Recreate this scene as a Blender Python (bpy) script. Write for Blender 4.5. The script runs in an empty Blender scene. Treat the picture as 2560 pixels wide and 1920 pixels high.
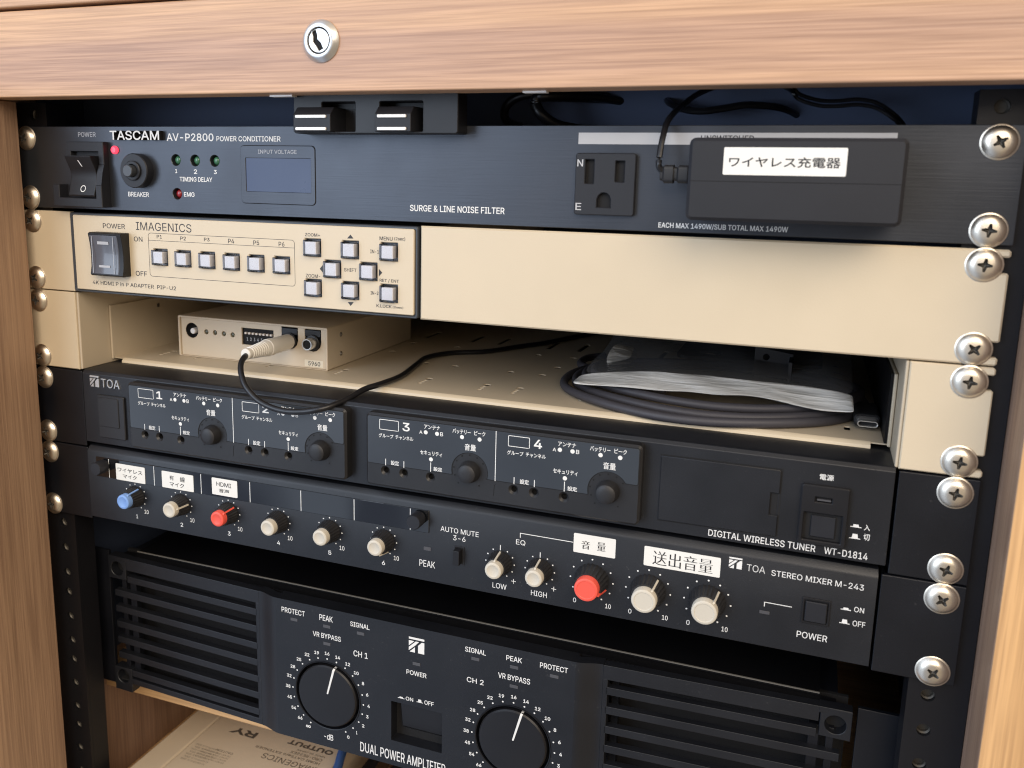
import bpy, bmesh, math, os, random
from mathutils import Vector, Matrix
from mathutils.geometry import tessellate_polygon, delaunay_2d_cdt
random.seed(7)
SC = bpy.context.scene
COL = SC.collection
MM = 0.001

# ---------------------------------------------------------------- camera
cam = bpy.data.cameras.new('camera')
co = bpy.data.objects.new('camera', cam)
COL.objects.link(co)
co.location = (174.168*MM, -377.735*MM, -21.853*MM)
co.rotation_euler = (1.38059080, -0.0186750904, 0.367541211)
cam.sensor_width = 36.0
cam.lens = 2217.05/2560*36.0
cam.shift_x = 90.816/2560
cam.shift_y = -93.973/2560
cam.clip_start = 0.01
cam.clip_end = 50.0
cam.dof.use_dof = True
cam.dof.focus_distance = 0.44
cam.dof.aperture_fstop = 14.0
SC.camera = co

# ---------------------------------------------------------------- world, lamps, exposure
W = bpy.data.worlds.new('World'); SC.world = W; W.use_nodes = True
def build_world():
    # the room in front of the rack: cool daylight side, warm darker side, dim floor, paler ceiling
    nt = W.node_tree; L = nt.links.new; bg = nt.nodes['Background']
    tc = nt.nodes.new('ShaderNodeTexCoord'); sp = nt.nodes.new('ShaderNodeSeparateXYZ'); L(tc.outputs['Generated'], sp.inputs[0])
    r = nt.nodes.new('ShaderNodeValToRGB'); e = r.color_ramp.elements
    mr = nt.nodes.new('ShaderNodeMapRange'); mr.inputs[1].default_value = -1; mr.inputs[2].default_value = 1
    L(sp.outputs[0], mr.inputs[0]); L(mr.outputs[0], r.inputs[0])
    e[0].position = 0.0; e[0].color = (0.75, 0.90, 1.15, 1); e[1].position = 1.0; e[1].color = (0.50, 0.38, 0.25, 1)
    for p, c in ((0.30, (0.85, 0.98, 1.20, 1)), (0.40, (0.50, 0.57, 0.70, 1)), (0.47, (0.26, 0.26, 0.27, 1)), (0.56, (0.62, 0.51, 0.37, 1))):
        k = e.new(p); k.color = c
    rz = nt.nodes.new('ShaderNodeValToRGB'); e = rz.color_ramp.elements
    mz = nt.nodes.new('ShaderNodeMapRange'); mz.inputs[1].default_value = -1; mz.inputs[2].default_value = 1
    L(sp.outputs[2], mz.inputs[0]); L(mz.outputs[0], rz.inputs[0])
    e[0].position = 0.25; e[0].color = (0.70, 0.70, 0.70, 1); e[1].position = 0.75; e[1].color = (1.5, 1.45, 1.4, 1)
    k = e.new(0.5); k.color = (0.8, 0.8, 0.8, 1)
    mp = nt.nodes.new('ShaderNodeMapping'); mp.inputs['Scale'].default_value = (7, 7, 0.7); L(tc.outputs['Generated'], mp.inputs[0])
    n = nt.nodes.new('ShaderNodeTexNoise'); n.inputs['Scale'].default_value = 1.4; n.inputs['Detail'].default_value = 2; L(mp.outputs[0], n.inputs[0])
    rn = nt.nodes.new('ShaderNodeValToRGB'); e = rn.color_ramp.elements
    e[0].position = 0.42; e[0].color = (0.45, 0.45, 0.5, 1); e[1].position = 0.55; e[1].color = (1.25, 1.25, 1.25, 1); L(n.outputs[0], rn.inputs[0])
    m1 = nt.nodes.new('ShaderNodeMix'); m1.data_type = 'RGBA'; m1.blend_type = 'MULTIPLY'; m1.inputs[0].default_value = 1
    m2 = nt.nodes.new('ShaderNodeMix'); m2.data_type = 'RGBA'; m2.blend_type = 'MULTIPLY'; m2.inputs[0].default_value = 1
    L(r.outputs[0], m1.inputs[6]); L(rz.outputs[0], m1.inputs[7]); L(m1.outputs[2], m2.inputs[6]); L(rn.outputs[0], m2.inputs[7])
    L(m2.outputs[2], bg.inputs[0]); bg.inputs[1].default_value = 0.84
build_world()
SC.cycles.filter_width = 1.1
def area(name, loc, target, sx, sy, power, color):
    l = bpy.data.lights.new(name, 'AREA'); l.shape = 'RECTANGLE'; l.size = sx; l.size_y = sy
    l.energy = power; l.color = color
    o = bpy.data.objects.new(name, l); COL.objects.link(o); o.location = loc
    d = Vector(target)-Vector(loc); o.rotation_euler = d.to_track_quat('-Z', 'Y').to_euler()
    return o
area('window_light', (-1.0, -1.5, 0.30), (0, 0, -0.1), 1.05, 1.3, 15.0, (0.72, 0.84, 1.0))
area('room_light', (0.95, -1.7, 1.05), (0, 0, -0.1), 2.0, 1.4, 41.0, (1.0, 0.875, 0.73))
SC.view_settings.view_transform = 'Standard'
SC.view_settings.look = 'None'
SC.view_settings.exposure = 0.08
SC.view_settings.gamma = 1.0
SC.view_settings.use_curve_mapping = False

# ---------------------------------------------------------------- materials
def newmat(name):
    m = bpy.data.materials.new(name); m.use_nodes = True
    nt = m.node_tree; b = nt.nodes['Principled BSDF']
    return m, nt, b
def N(nt, t, **kw):
    n = nt.nodes.new(t)
    for k, v in kw.items(): setattr(n, k, v)
    return n
def mat(name, col, rough=0.5, metal=0.0, bump=0.0, bscale=1800.0, vary=0.06, spec=0.5, coat=0.0, emit=None, stretch=(1, 1, 1), rv=0.06, dust=0.0):
    m, nt, b = newmat(name); L = nt.links.new
    tc = N(nt, 'ShaderNodeTexCoord'); mp = N(nt, 'ShaderNodeMapping'); mp.inputs['Scale'].default_value = stretch
    L(tc.outputs['Object'], mp.inputs[0])
    n1 = N(nt, 'ShaderNodeTexNoise'); n1.inputs['Scale'].default_value = 28.0; n1.inputs['Detail'].default_value = 4
    L(tc.outputs['Object'], n1.inputs[0])
    r = N(nt, 'ShaderNodeValToRGB')
    r.color_ramp.elements[0].position = 0.3; r.color_ramp.elements[1].position = 0.7
    lo = [max(0, c*(1-vary)) for c in col]; hi = [c*(1+vary) for c in col]
    r.color_ramp.elements[0].color = (*lo, 1); r.color_ramp.elements[1].color = (*hi, 1)
    L(n1.outputs[0], r.inputs[0]); last = r.outputs[0]
    if dust:
        # sparse lint and dust specks, thicker in some places than others
        nd = N(nt, 'ShaderNodeTexNoise'); nd.inputs['Scale'].default_value = 620.0; nd.inputs['Detail'].default_value = 2
        L(tc.outputs['Object'], nd.inputs[0])
        rd = N(nt, 'ShaderNodeValToRGB'); rd.color_ramp.elements[0].position = 0.66; rd.color_ramp.elements[1].position = 0.80
        L(nd.outputs[0], rd.inputs[0])
        ml = N(nt, 'ShaderNodeMath', operation='MULTIPLY'); rp = N(nt, 'ShaderNodeMapRange'); L(n1.outputs[0], rp.inputs[0]); rp.inputs[1].default_value = 0.42; rp.inputs[2].default_value = 0.72; rp.inputs[4].default_value = dust
        L(rd.outputs[0], ml.inputs[0]); L(rp.outputs[0], ml.inputs[1])
        mxd = N(nt, 'ShaderNodeMix', data_type='RGBA'); L(ml.outputs[0], mxd.inputs[0]); L(last, mxd.inputs[6]); mxd.inputs[7].default_value = (0.16, 0.155, 0.145, 1)
        last = mxd.outputs[2]
    L(last, b.inputs['Base Color'])
    mr = N(nt, 'ShaderNodeMapRange'); mr.inputs[1].default_value = 0.3; mr.inputs[2].default_value = 0.7; mr.inputs[3].default_value = max(0.02, rough-rv); mr.inputs[4].default_value = min(1, rough+rv)
    L(n1.outputs[0], mr.inputs[0]); L(mr.outputs[0], b.inputs['Roughness'])
    b.inputs['Metallic'].default_value = metal
    b.inputs['Specular IOR Level'].default_value = spec
    if coat: b.inputs['Coat Weight'].default_value = coat; b.inputs['Coat Roughness'].default_value = 0.05
    if bump:
        n2 = N(nt, 'ShaderNodeTexNoise'); n2.inputs['Scale'].default_value = bscale; n2.inputs['Detail'].default_value = 3
        L(mp.outputs[0], n2.inputs[0])
        bp = N(nt, 'ShaderNodeBump'); bp.inputs['Strength'].default_value = bump; bp.inputs['Distance'].default_value = 0.0003
        L(n2.outputs[0], bp.inputs['Height']); L(bp.outputs[0], b.inputs['Normal'])
    if emit:
        b.inputs['Emission Color'].default_value = (*emit[0], 1); b.inputs['Emission Strength'].default_value = emit[1]
    return m
def wood(name, axis, cols, offs=0.0, bump=0.5):
    # laminated wood: long bands along the grain, fine pores, a few dark veins
    m, nt, b = newmat(name); L = nt.links.new
    tc = N(nt, 'ShaderNodeTexCoord')
    def coords(al, ac):
        mp = N(nt, 'ShaderNodeMapping'); s = [ac, ac, ac]; s[axis] = al
        mp.inputs['Scale'].default_value = s; mp.inputs['Location'].default_value = (offs, offs*0.7, offs*1.3)
        L(tc.outputs['Object'], mp.inputs[0]); return mp
    def noise(al, ac, detail, dist=0.0):
        n = N(nt, 'ShaderNodeTexNoise'); n.inputs['Scale'].default_value = 1.0; n.inputs['Detail'].default_value = detail
        n.inputs['Distortion'].default_value = dist
        L(coords(al, ac).outputs[0], n.inputs[0]); return n
    n1 = noise(0.7, 46, 4, 0.10)
    r1 = N(nt, 'ShaderNodeValToRGB'); e = r1.color_ramp.elements
    e[0].position = 0.30; e[0].color = (*cols[0], 1); e[1].position = 0.70; e[1].color = (*cols[2], 1)
    k = e.new(0.5); k.color = (*cols[1], 1)
    L(n1.outputs[0], r1.inputs[0])
    n2 = noise(17, 780, 3, 0.08)
    r2 = N(nt, 'ShaderNodeValToRGB'); e = r2.color_ramp.elements
    e[0].position = 0.34; e[0].color = (0.66, 0.61, 0.60, 1); e[1].position = 0.66; e[1].color = (1.16, 1.15, 1.12, 1)
    L(n2.outputs[0], r2.inputs[0])
    mx = N(nt, 'ShaderNodeMix', data_type='RGBA', blend_type='MULTIPLY'); mx.inputs[0].default_value = 0.6
    L(r1.outputs[0], mx.inputs[6]); L(r2.outputs[0], mx.inputs[7])
    n3 = noise(1.0, 16, 2, 0.2)
    r3 = N(nt, 'ShaderNodeValToRGB'); e = r3.color_ramp.elements
    e[0].position = 0.35; e[0].color = (0.86, 0.83, 0.84, 1); e[1].position = 0.65; e[1].color = (1.08, 1.06, 1.0, 1)
    L(n3.outputs[0], r3.inputs[0])
    m2 = N(nt, 'ShaderNodeMix', data_type='RGBA', blend_type='MULTIPLY'); m2.inputs[0].default_value = 1.0
    L(mx.outputs[2], m2.inputs[6]); L(r3.outputs[0], m2.inputs[7])
    L(m2.outputs[2], b.inputs['Base Color'])
    b.inputs['Roughness'].default_value = 0.42
    bp = N(nt, 'ShaderNodeBump'); bp.inputs['Strength'].default_value = bump; bp.inputs['Distance'].default_value = 0.0005
    L(n2.outputs[0], bp.inputs['Height']); L(bp.outputs[0], b.inputs['Normal'])
    return m
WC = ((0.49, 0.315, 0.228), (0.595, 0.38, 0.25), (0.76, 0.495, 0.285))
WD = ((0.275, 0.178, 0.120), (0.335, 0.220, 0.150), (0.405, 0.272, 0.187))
M = {}
M['wood_h'] = wood('wood_laminate_horizontal', 0, WC)
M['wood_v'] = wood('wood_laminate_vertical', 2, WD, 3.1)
M['wood_edge'] = wood('wood_edge_band', 2, ((0.60, 0.36, 0.17), (0.69, 0.43, 0.21), (0.78, 0.51, 0.27)), 5.3, 0.25)
M['wood_board'] = wood('wood_shelf_board', 0, ((0.58, 0.36, 0.17), (0.68, 0.44, 0.22), (0.76, 0.52, 0.28)), 1.7, 0.2)
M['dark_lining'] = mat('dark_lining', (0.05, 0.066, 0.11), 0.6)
M['rail'] = mat('black_rail_steel', (0.008, 0.008, 0.010), 0.42, bump=0.10, spec=0.35)
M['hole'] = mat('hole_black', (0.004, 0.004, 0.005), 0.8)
M['anodized'] = mat('brushed_black_aluminium', (0.060, 0.065, 0.076), 0.36, 0.7, bump=0.11, bscale=900.0, stretch=(0.05, 1, 1.6))
M['black_paint'] = mat('black_paint_textured', (0.0078, 0.0087, 0.0118), 0.44, bump=0.16, bscale=2200, spec=0.5, vary=0.15, dust=0.24)
M['black_ear'] = mat('black_ear_paint', (0.0055, 0.0062, 0.0092), 0.42, bump=0.14, bscale=2200, spec=0.40, vary=0.15, dust=0.2)
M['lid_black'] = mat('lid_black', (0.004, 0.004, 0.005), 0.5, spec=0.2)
M['black_plastic'] = mat('black_plastic', (0.010, 0.010, 0.012), 0.42, bump=0.06, spec=0.4)
M['grey_plastic'] = mat('dark_grey_plastic', (0.0155, 0.0165, 0.021), 0.5, bump=0.08, spec=0.4)
M['module_plastic'] = mat('module_satin_plastic', (0.015, 0.015, 0.0165), 0.40, bump=0.12, bscale=2600)
M['smoke'] = mat('smoked_panel', (0.034, 0.040, 0.048), 0.14, spec=0.85, rv=0.03)
M['gloss_black'] = mat('gloss_black_window', (0.006, 0.007, 0.009), 0.05, spec=1.0, rv=0.02)
M['rubber'] = mat('black_rubber', (0.014, 0.014, 0.016), 0.5)
M['cord'] = mat('black_cord_vinyl', (0.009, 0.009, 0.011), 0.35)
M['coil'] = mat('dark_coil_cable', (0.048, 0.046, 0.055), 0.55, bump=0.2, bscale=3000)
M['beige'] = mat('beige_paint', (0.655, 0.552, 0.398), 0.40, bump=0.14, bscale=1500, vary=0.02)
M['beige_shade'] = mat('beige_paint_shaded', (0.54, 0.455, 0.335), 0.5, bump=0.10, bscale=1500, vary=0.03)  # same beige paint, darkened to stand in for shade within the tray
M['beige_box'] = mat('beige_box_paint', (0.63, 0.535, 0.405), 0.45, bump=0.10, bscale=1500, vary=0.03)
M['trim'] = mat('dark_grey_trim', (0.045, 0.050, 0.058), 0.38)
M['white_print'] = mat('white_print', (0.80, 0.80, 0.78), 0.5, vary=0.03)
M['grey_print'] = mat('grey_print', (0.42, 0.43, 0.46), 0.5, vary=0.05)
M['dark_print'] = mat('dark_print', (0.035, 0.033, 0.034), 0.5)
M['ink'] = mat('black_ink', (0.015, 0.015, 0.018), 0.5)
M['dim_ink'] = mat('dull_ink', (0.10, 0.085, 0.07), 0.5)
M['sticker'] = mat('white_sticker', (0.84, 0.83, 0.78), 0.35, vary=0.02)
M['cream_sticker'] = mat('cream_sticker', (0.76, 0.70, 0.57), 0.4, vary=0.02)
M['silver_print'] = mat('silver_print', (0.50, 0.50, 0.51), 0.4, vary=0.03)
M['nickel'] = mat('nickel_plated_steel', (0.82, 0.745, 0.625), 0.35, 1.0, vary=0.05)
M['edge_glint'] = mat('painted_edge_glint', (0.15, 0.14, 0.122), 0.5)  # pale colour that paints the highlight along the lid's front edge
M['veil_blue'] = mat('flare_veil_blue', (0.10, 0.135, 0.235), 0.7)  # blue put into the colour for the flare veil over the gap
M['recess'] = mat('shaded_recess_steel', (0.12, 0.11, 0.095), 0.55, 0.8)  # darker than the nickel, paints shade into the screw's cross recess
M['chrome'] = mat('chrome', (0.80, 0.80, 0.79), 0.16, 1.0)
M['satin_chrome'] = mat('satin_chrome', (0.66, 0.655, 0.64), 0.32, 0.8)
M['steel_plate'] = mat('bright_pole_steel', (0.92, 0.91, 0.88), 0.4, 0.2)
M['brass_dark'] = mat('dull_steel', (0.35, 0.33, 0.30), 0.35, 1.0)
M['red_led'] = mat('red_led_lit', (0.9, 0.03, 0.06), 0.3, emit=((1.0, 0.05, 0.09), 1.6))
M['green_led'] = mat('green_led_off', (0.045, 0.15, 0.075), 0.18, coat=0.4)
M['dull_red_led'] = mat('red_led_off', (0.26, 0.012, 0.016), 0.18, coat=0.4)
M['grey_led'] = mat('grey_led_off', (0.075, 0.075, 0.082), 0.35)
M['olive_led'] = mat('olive_led_off', (0.10, 0.10, 0.065), 0.3)
M['display'] = mat('display_filter', (0.040, 0.060, 0.125), 0.30, spec=0.4)
M['white_cap'] = mat('white_button', (0.84, 0.84, 0.86), 0.4, vary=0.02)
M['smoke_rocker'] = mat('smoky_rocker', (0.095, 0.102, 0.125), 0.22, coat=0.4)
M['cap_cream'] = mat('cream_knob_cap', (0.60, 0.555, 0.465), 0.45, vary=0.02)
M['cap_red'] = mat('coral_red_knob_cap', (0.85, 0.105, 0.07), 0.42, vary=0.03)
M['cap_blue'] = mat('blue_knob_cap', (0.20, 0.36, 0.72), 0.45, vary=0.03)
M['white_plug'] = mat('white_plug_plastic', (0.78, 0.75, 0.69), 0.38, vary=0.03)
M['dip_white'] = mat('dip_lever', (0.80, 0.72, 0.66), 0.5)
M['blue_cable'] = mat('blue_cable_vinyl', (0.035, 0.09, 0.26), 0.4)
def clear_mat(name, tint, gloss_rough, fac, milky=0.0, milk=(0.6, 0.6, 0.6), wrinkle=0.0):
    m = bpy.data.materials.new(name); m.use_nodes = True; nt = m.node_tree; L = nt.links.new
    nt.nodes.remove(nt.nodes['Principled BSDF']); out = nt.nodes['Material Output']
    tr = N(nt, 'ShaderNodeBsdfTransparent'); tr.inputs[0].default_value = (*tint, 1)
    gl = N(nt, 'ShaderNodeBsdfGlossy'); gl.inputs['Roughness'].default_value = gloss_rough
    lw = N(nt, 'ShaderNodeLayerWeight'); lw.inputs[0].default_value = fac
    if wrinkle:
        tc = N(nt, 'ShaderNodeTexCoord'); n = N(nt, 'ShaderNodeTexNoise'); n.inputs['Scale'].default_value = 60; n.inputs['Detail'].default_value = 4
        L(tc.outputs['Object'], n.inputs[0]); bp = N(nt, 'ShaderNodeBump'); bp.inputs['Strength'].default_value = wrinkle; bp.inputs['Distance'].default_value = 0.004
        L(n.outputs[0], bp.inputs['Height']); L(bp.outputs[0], gl.inputs['Normal']); L(bp.outputs[0], lw.inputs['Normal'])
    mx = N(nt, 'ShaderNodeMixShader'); L(lw.outputs['Fresnel'], mx.inputs[0]); L(tr.outputs[0], mx.inputs[1]); L(gl.outputs[0], mx.inputs[2])
    last = mx
    if milky:
        df = N(nt, 'ShaderNodeBsdfDiffuse'); df.inputs[0].default_value = (*milk, 1)
        m2 = N(nt, 'ShaderNodeMixShader'); m2.inputs[0].default_value = milky
        L(mx.outputs[0], m2.inputs[1]); L(df.outputs[0], m2.inputs[2]); last = m2
    L(last.outputs[0], out.inputs[0])
    return m
M['clear_cap'] = clear_mat('clear_button_cap', (0.90, 0.90, 0.92), 0.08, 0.25)
M['bag_film'] = clear_mat('clear_bag_film', (0.82, 0.83, 0.85), 0.14, 0.16, 0.13, (0.62, 0.63, 0.66), 1.0)
def zip_mat():
    m = bpy.data.materials.new('milky_bag_zip'); m.use_nodes = True; nt = m.node_tree; L = nt.links.new
    nt.nodes.remove(nt.nodes['Principled BSDF']); out = nt.nodes['Material Output']
    tc = N(nt, 'ShaderNodeTexCoord'); mp = N(nt, 'ShaderNodeMapping'); mp.inputs['Scale'].default_value = (22, 160, 330); mp.inputs['Rotation'].default_value = (0, 0.05, 0)
    L(tc.outputs['Object'], mp.inputs[0])
    n = N(nt, 'ShaderNodeTexNoise'); n.inputs['Scale'].default_value = 1.0; n.inputs['Detail'].default_value = 4; n.inputs['Distortion'].default_value = 0.4; L(mp.outputs[0], n.inputs[0])
    r = N(nt, 'ShaderNodeValToRGB'); e = r.color_ramp.elements
    e[0].position = 0.36; e[0].color = (0.38, 0.38, 0.38, 1); e[1].position = 0.66; e[1].color = (0.95, 0.95, 0.95, 1); L(n.outputs[0], r.inputs[0])
    tr = N(nt, 'ShaderNodeBsdfTransparent'); tr.inputs[0].default_value = (0.9, 0.9, 0.9, 1)
    b = N(nt, 'ShaderNodeBsdfPrincipled'); b.inputs['Base Color'].default_value = (0.74, 0.74, 0.72, 1); b.inputs['Roughness'].default_value = 0.3
    bp = N(nt, 'ShaderNodeBump'); bp.inputs['Strength'].default_value = 0.8; bp.inputs['Distance'].default_value = 0.003; L(n.outputs[0], bp.inputs['Height']); L(bp.outputs[0], b.inputs['Normal'])
    mx = N(nt, 'ShaderNodeMixShader'); L(r.outputs[0], mx.inputs[0]); L(tr.outputs[0], mx.inputs[1]); L(b.outputs[0], mx.inputs[2]); L(mx.outputs[0], out.inputs[0])
    return m
M['bag_zip'] = zip_mat()

# ---------------------------------------------------------------- mesh helpers (all in millimetres)
def area2(p): return 0.5*sum(p[i][0]*p[(i+1) % len(p)][1]-p[(i+1) % len(p)][0]*p[i][1] for i in range(len(p)))
def ccw(p): return list(p) if area2(p) > 0 else list(p)[::-1]
def offs(p, d):
    n = len(p); out = []
    for i in range(n):
        a, b, c = p[i-1], p[i], p[(i+1) % n]
        u = (b[0]-a[0], b[1]-a[1]); w = (c[0]-b[0], c[1]-b[1])
        lu = math.hypot(*u) or 1e-9; lw = math.hypot(*w) or 1e-9
        n1 = (u[1]/lu, -u[0]/lu); n2 = (w[1]/lw, -w[0]/lw)
        m = (n1[0]+n2[0], n1[1]+n2[1]); k = m[0]*m[0]+m[1]*m[1]
        if k < 0.35: m = n1; k = 2.0; s = d
        else: s = 2*d/k
        if k == 2.0 and m == n1: out.append((b[0]+n1[0]*d, b[1]+n1[1]*d))
        else: out.append((b[0]+m[0]*s, b[1]+m[1]*s))
    return out
def rrect(x0, x1, z0, z1, r=1.0, n=5):
    if r <= 0: return [(x0, z0), (x1, z0), (x1, z1), (x0, z1)]
    pts = []
    for cx, cz, a in ((x1-r, z0+r, -90), (x1-r, z1-r, 0), (x0+r, z1-r, 90), (x0+r, z0+r, 180)):
        for k in range(n+1):
            t = math.radians(a+90*k/n); pts.append((cx+r*math.cos(t), cz+r*math.sin(t)))
    return pts
def circ(cx, cz, r, n=28): return [(cx+r*math.cos(2*math.pi*k/n), cz+r*math.sin(2*math.pi*k/n)) for k in range(n)]
XZ = lambda u, v, w: (u, w, v)
XY = lambda u, v, w: (u, v, w)
class MB:
    def __init__(s): s.v = []; s.f = []
    def add(s, v, f):
        b = len(s.v); s.v += [tuple(p) for p in v]; s.f += [tuple(i+b for i in q) for q in f]; return s
    def box(s, x0, x1, y0, y1, z0, z1):
        v = [(x, y, z) for x in (x0, x1) for y in (y0, y1) for z in (z0, z1)]
        return s.add(v, [(0, 1, 3, 2), (4, 6, 7, 5), (0, 4, 5, 1), (2, 3, 7, 6), (0, 2, 6, 4), (1, 5, 7, 3)])
    def plate(s, outer, holes, wf, wb, bev=0.0, mp=XZ, back=True):
        # slab with an outline and holes; wf is the visible side, wb the far side, chamfered by bev
        outer = ccw(outer); holes = [ccw(h)[::-1] for h in holes]; loops = [outer]+holes
        sg = 1 if wb > wf else -1
        fr = [offs(l, -bev) for l in loops] if bev else loops
        def face(ls, w, rev):
            flat = [p for l in ls for p in l]
            tri = tessellate_polygon([[Vector((p[0], p[1], 0)) for p in l] for l in ls])
            s.add([mp(p[0], p[1], w) for p in flat], [t[::-1] if rev else t for t in tri])
        face(fr, wf, False)
        if back: face(loops, wb, True)
        for l, g in zip(loops, fr):
            n = len(l); rows = [[mp(p[0], p[1], wf) for p in g]]
            if bev: rows.append([mp(p[0], p[1], wf+sg*bev) for p in l])
            rows.append([mp(p[0], p[1], wb) for p in l])
            for a, b in zip(rows, rows[1:]):
                s.add(a+b, [(i, i+n, (i+1) % n+n, (i+1) % n) for i in range(n)])
        return s
    def flat(s, poly, y, holes=()):
        poly = ccw(poly); hs = [ccw(h)[::-1] for h in holes]
        ls = [poly]+hs
        tri = tessellate_polygon([[Vector((p[0], p[1], 0)) for p in l] for l in ls])
        flatp = [p for l in ls for p in l]; out = []
        for t in tri:
            a, b, c = (flatp[i] for i in t)
            out.append(t if (b[0]-a[0])*(c[1]-a[1])-(b[1]-a[1])*(c[0]-a[0]) > 0 else t[::-1])
        return s.add([(p[0], y, p[1]) for p in flatp], out)
    def line(s, pts, w, y, closed=False):
        n = len(pts)
        for i in range(n if closed else n-1):
            a, b = pts[i], pts[(i+1) % n]; dx, dz = b[0]-a[0], b[1]-a[1]; l = math.hypot(dx, dz)
            if l < 1e-6: continue
            nx, nz = -dz/l*w/2, dx/l*w/2; ex, ez = dx/l*w*0.4, dz/l*w*0.4
            yy = y-0.0007*(i % 3)
            s.flat([(a[0]-ex+nx, a[1]-ez+nz), (a[0]-ex-nx, a[1]-ez-nz), (b[0]+ex-nx, b[1]+ez-nz), (b[0]+ex+nx, b[1]+ez+nz)], yy)
        return s
    def lathe(s, prof, cx, cz, n=40, flute=0.0, nf=0):
        # profile of (radius, y); axis along y
        rings = []
        for r, y in prof:
            if r <= 1e-6: rings.append([len(s.v)]); s.v.append((cx, y, cz)); continue
            st = len(s.v)
            for k in range(n):
                t = 2*math.pi*k/n; q = r
                if flute and r > flute*3 and nf: q = r-flute*(0.5-0.5*math.cos(nf*t))
                s.v.append((cx+q*math.cos(t), y, cz+q*math.sin(t)))
            rings.append(list(range(st, st+n)))
        for a, b in zip(rings, rings[1:]):
            for k in range(n):
                k2 = (k+1) % n
                if len(a) == 1 and len(b) == 1: continue
                if len(a) == 1: s.f.append((a[0], b[k], b[k2]))
                elif len(b) == 1: s.f.append((a[k], b[0], a[k2]))
                else: s.f.append((a[k], b[k], b[k2], a[k2]))
        return s
    def tube(s, pts, r, n=12, sub=6, closed=False, flat=1.0):
        P = [Vector(p) for p in pts]; Q = []
        m = len(P)
        for i in range(m if closed else m-1):
            p0 = P[i-1] if (i > 0 or closed) else P[0]*2-P[1]
            p1 = P[i]; p2 = P[(i+1) % m]; p3 = P[(i+2) % m] if (i+2 < m or closed) else P[-1]*2-P[-2]
            for k in range(sub):
                t = k/sub
                Q.append(0.5*((2*p1)+(p2-p0)*t+(2*p0-5*p1+4*p2-p3)*t*t+(3*p1-p0-3*p2+p3)*t**3))
        if not closed: Q.append(P[-1])
        up = Vector((0, 0, 1)); base = len(s.v); L = len(Q)
        for i, q in enumerate(Q):
            t = (Q[(i+1) % L]-Q[i-1]) if (closed or 0 < i < L-1) else (Q[1]-Q[0] if i == 0 else Q[-1]-Q[-2])
            t.normalize(); a = t.cross(up)
            if a.length < 0.2: a = t.cross(Vector((0, 1, 0)))
            a.normalize(); b = a.cross(t)
            for k in range(n):
                g = 2*math.pi*k/n; s.v.append(tuple(q+a*(r*math.cos(g))+b*(r*flat*math.sin(g))))
        for i in range(L if closed else L-1):
            j = (i+1) % L
            for k in range(n):
                k2 = (k+1) % n
                s.f.append((base+i*n+k, base+j*n+k, base+j*n+k2, base+i*n+k2))
        if not closed:
            s.f.append(tuple(base+k for k in range(n))); s.f.append(tuple(base+(L-1)*n+k for k in range(n))[::-1])
        return s
    def sweep_x(s, prof, xs):
        # closed (y, z) profile swept along x; xs = [(x, dy)]
        n = len(prof); b = len(s.v)
        for x, dy in xs: s.v += [(x, y+dy, z) for y, z in prof]
        for i in range(len(xs)-1):
            for k in range(n):
                k2 = (k+1) % n; s.f.append((b+i*n+k, b+i*n+k2, b+(i+1)*n+k2, b+(i+1)*n+k))
        s.f.append(tuple(b+k for k in range(n))[::-1]); s.f.append(tuple(b+(len(xs)-1)*n+k for k in range(n)))
        return s
    def text(s, t, x0, z0, x1, z1, y, font='sans', w=0.0, thick=0.0):
        for vs, tris in fit_text(t, x0, z0, x1, z1, font, w):
            s.add([(p[0], y, p[1]) for p in vs], tris)
            if thick:
                cnt = {}
                for q in tris:
                    for i in range(3): cnt[(q[i], q[(i+1) % 3])] = 1
                be = [e for e in cnt if (e[1], e[0]) not in cnt]
                b = len(s.v); n = len(vs); s.v += [(p[0], y, p[1]) for p in vs]+[(p[0], y+thick, p[1]) for p in vs]
                s.f += [(b+p, b+p+n, b+q+n, b+q) for p, q in be]
        return s

ORIG = {}
def build(mb, name, m, parent=None, bevel=0.0, seg=2, recalc=True, smooth=35, label=None):
    L = ORIG.get(parent.name, (0, 0, 0)) if parent else mb.base if hasattr(mb, 'base') else (0, 0, 0)
    me = bpy.data.meshes.new(name)
    me.from_pydata([((x-L[0])*MM, (y-L[1])*MM, (z-L[2])*MM) for x, y, z in mb.v], [], mb.f)
    if recalc:
        bm = bmesh.new(); bm.from_mesh(me)
        bmesh.ops.remove_doubles(bm, verts=bm.verts, dist=1e-7)
        bmesh.ops.recalc_face_normals(bm, faces=bm.faces); bm.to_mesh(me); bm.free()
    if smooth:
        me.polygons.foreach_set('use_smooth', [True]*len(me.polygons)); me.set_sharp_from_angle(angle=math.radians(smooth))
    me.materials.append(M[m])
    o = bpy.data.objects.new(name, me); COL.objects.link(o)
    if parent: o.parent = parent
    else: o.location = [c*MM for c in L]
    ORIG[o.name] = L
    if bevel:
        b = o.modifiers.new('bevel', 'BEVEL'); b.width = bevel*MM; b.segments = seg; b.limit_method = 'ANGLE'; b.angle_limit = math.radians(40); b.harden_normals = True
    if label: o['label'] = label
    return o
def thing(name, label, cat, base, group=None):
    o = bpy.data.objects.new(name, None); COL.objects.link(o); o.location = [c*MM for c in base]
    o.empty_display_size = 0.01
    ORIG[o.name] = base
    tag(o, label, cat, group); return o
def tag(o, label, cat, group=None):
    o['label'] = label; o['category'] = cat
    if group: o['group'] = group
    return o
def BX(*a): return MB().box(*a)
def PL(*a, **k): return MB().plate(*a, **k)
def LA(*a, **k): return MB().lathe(*a, **k)

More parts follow.
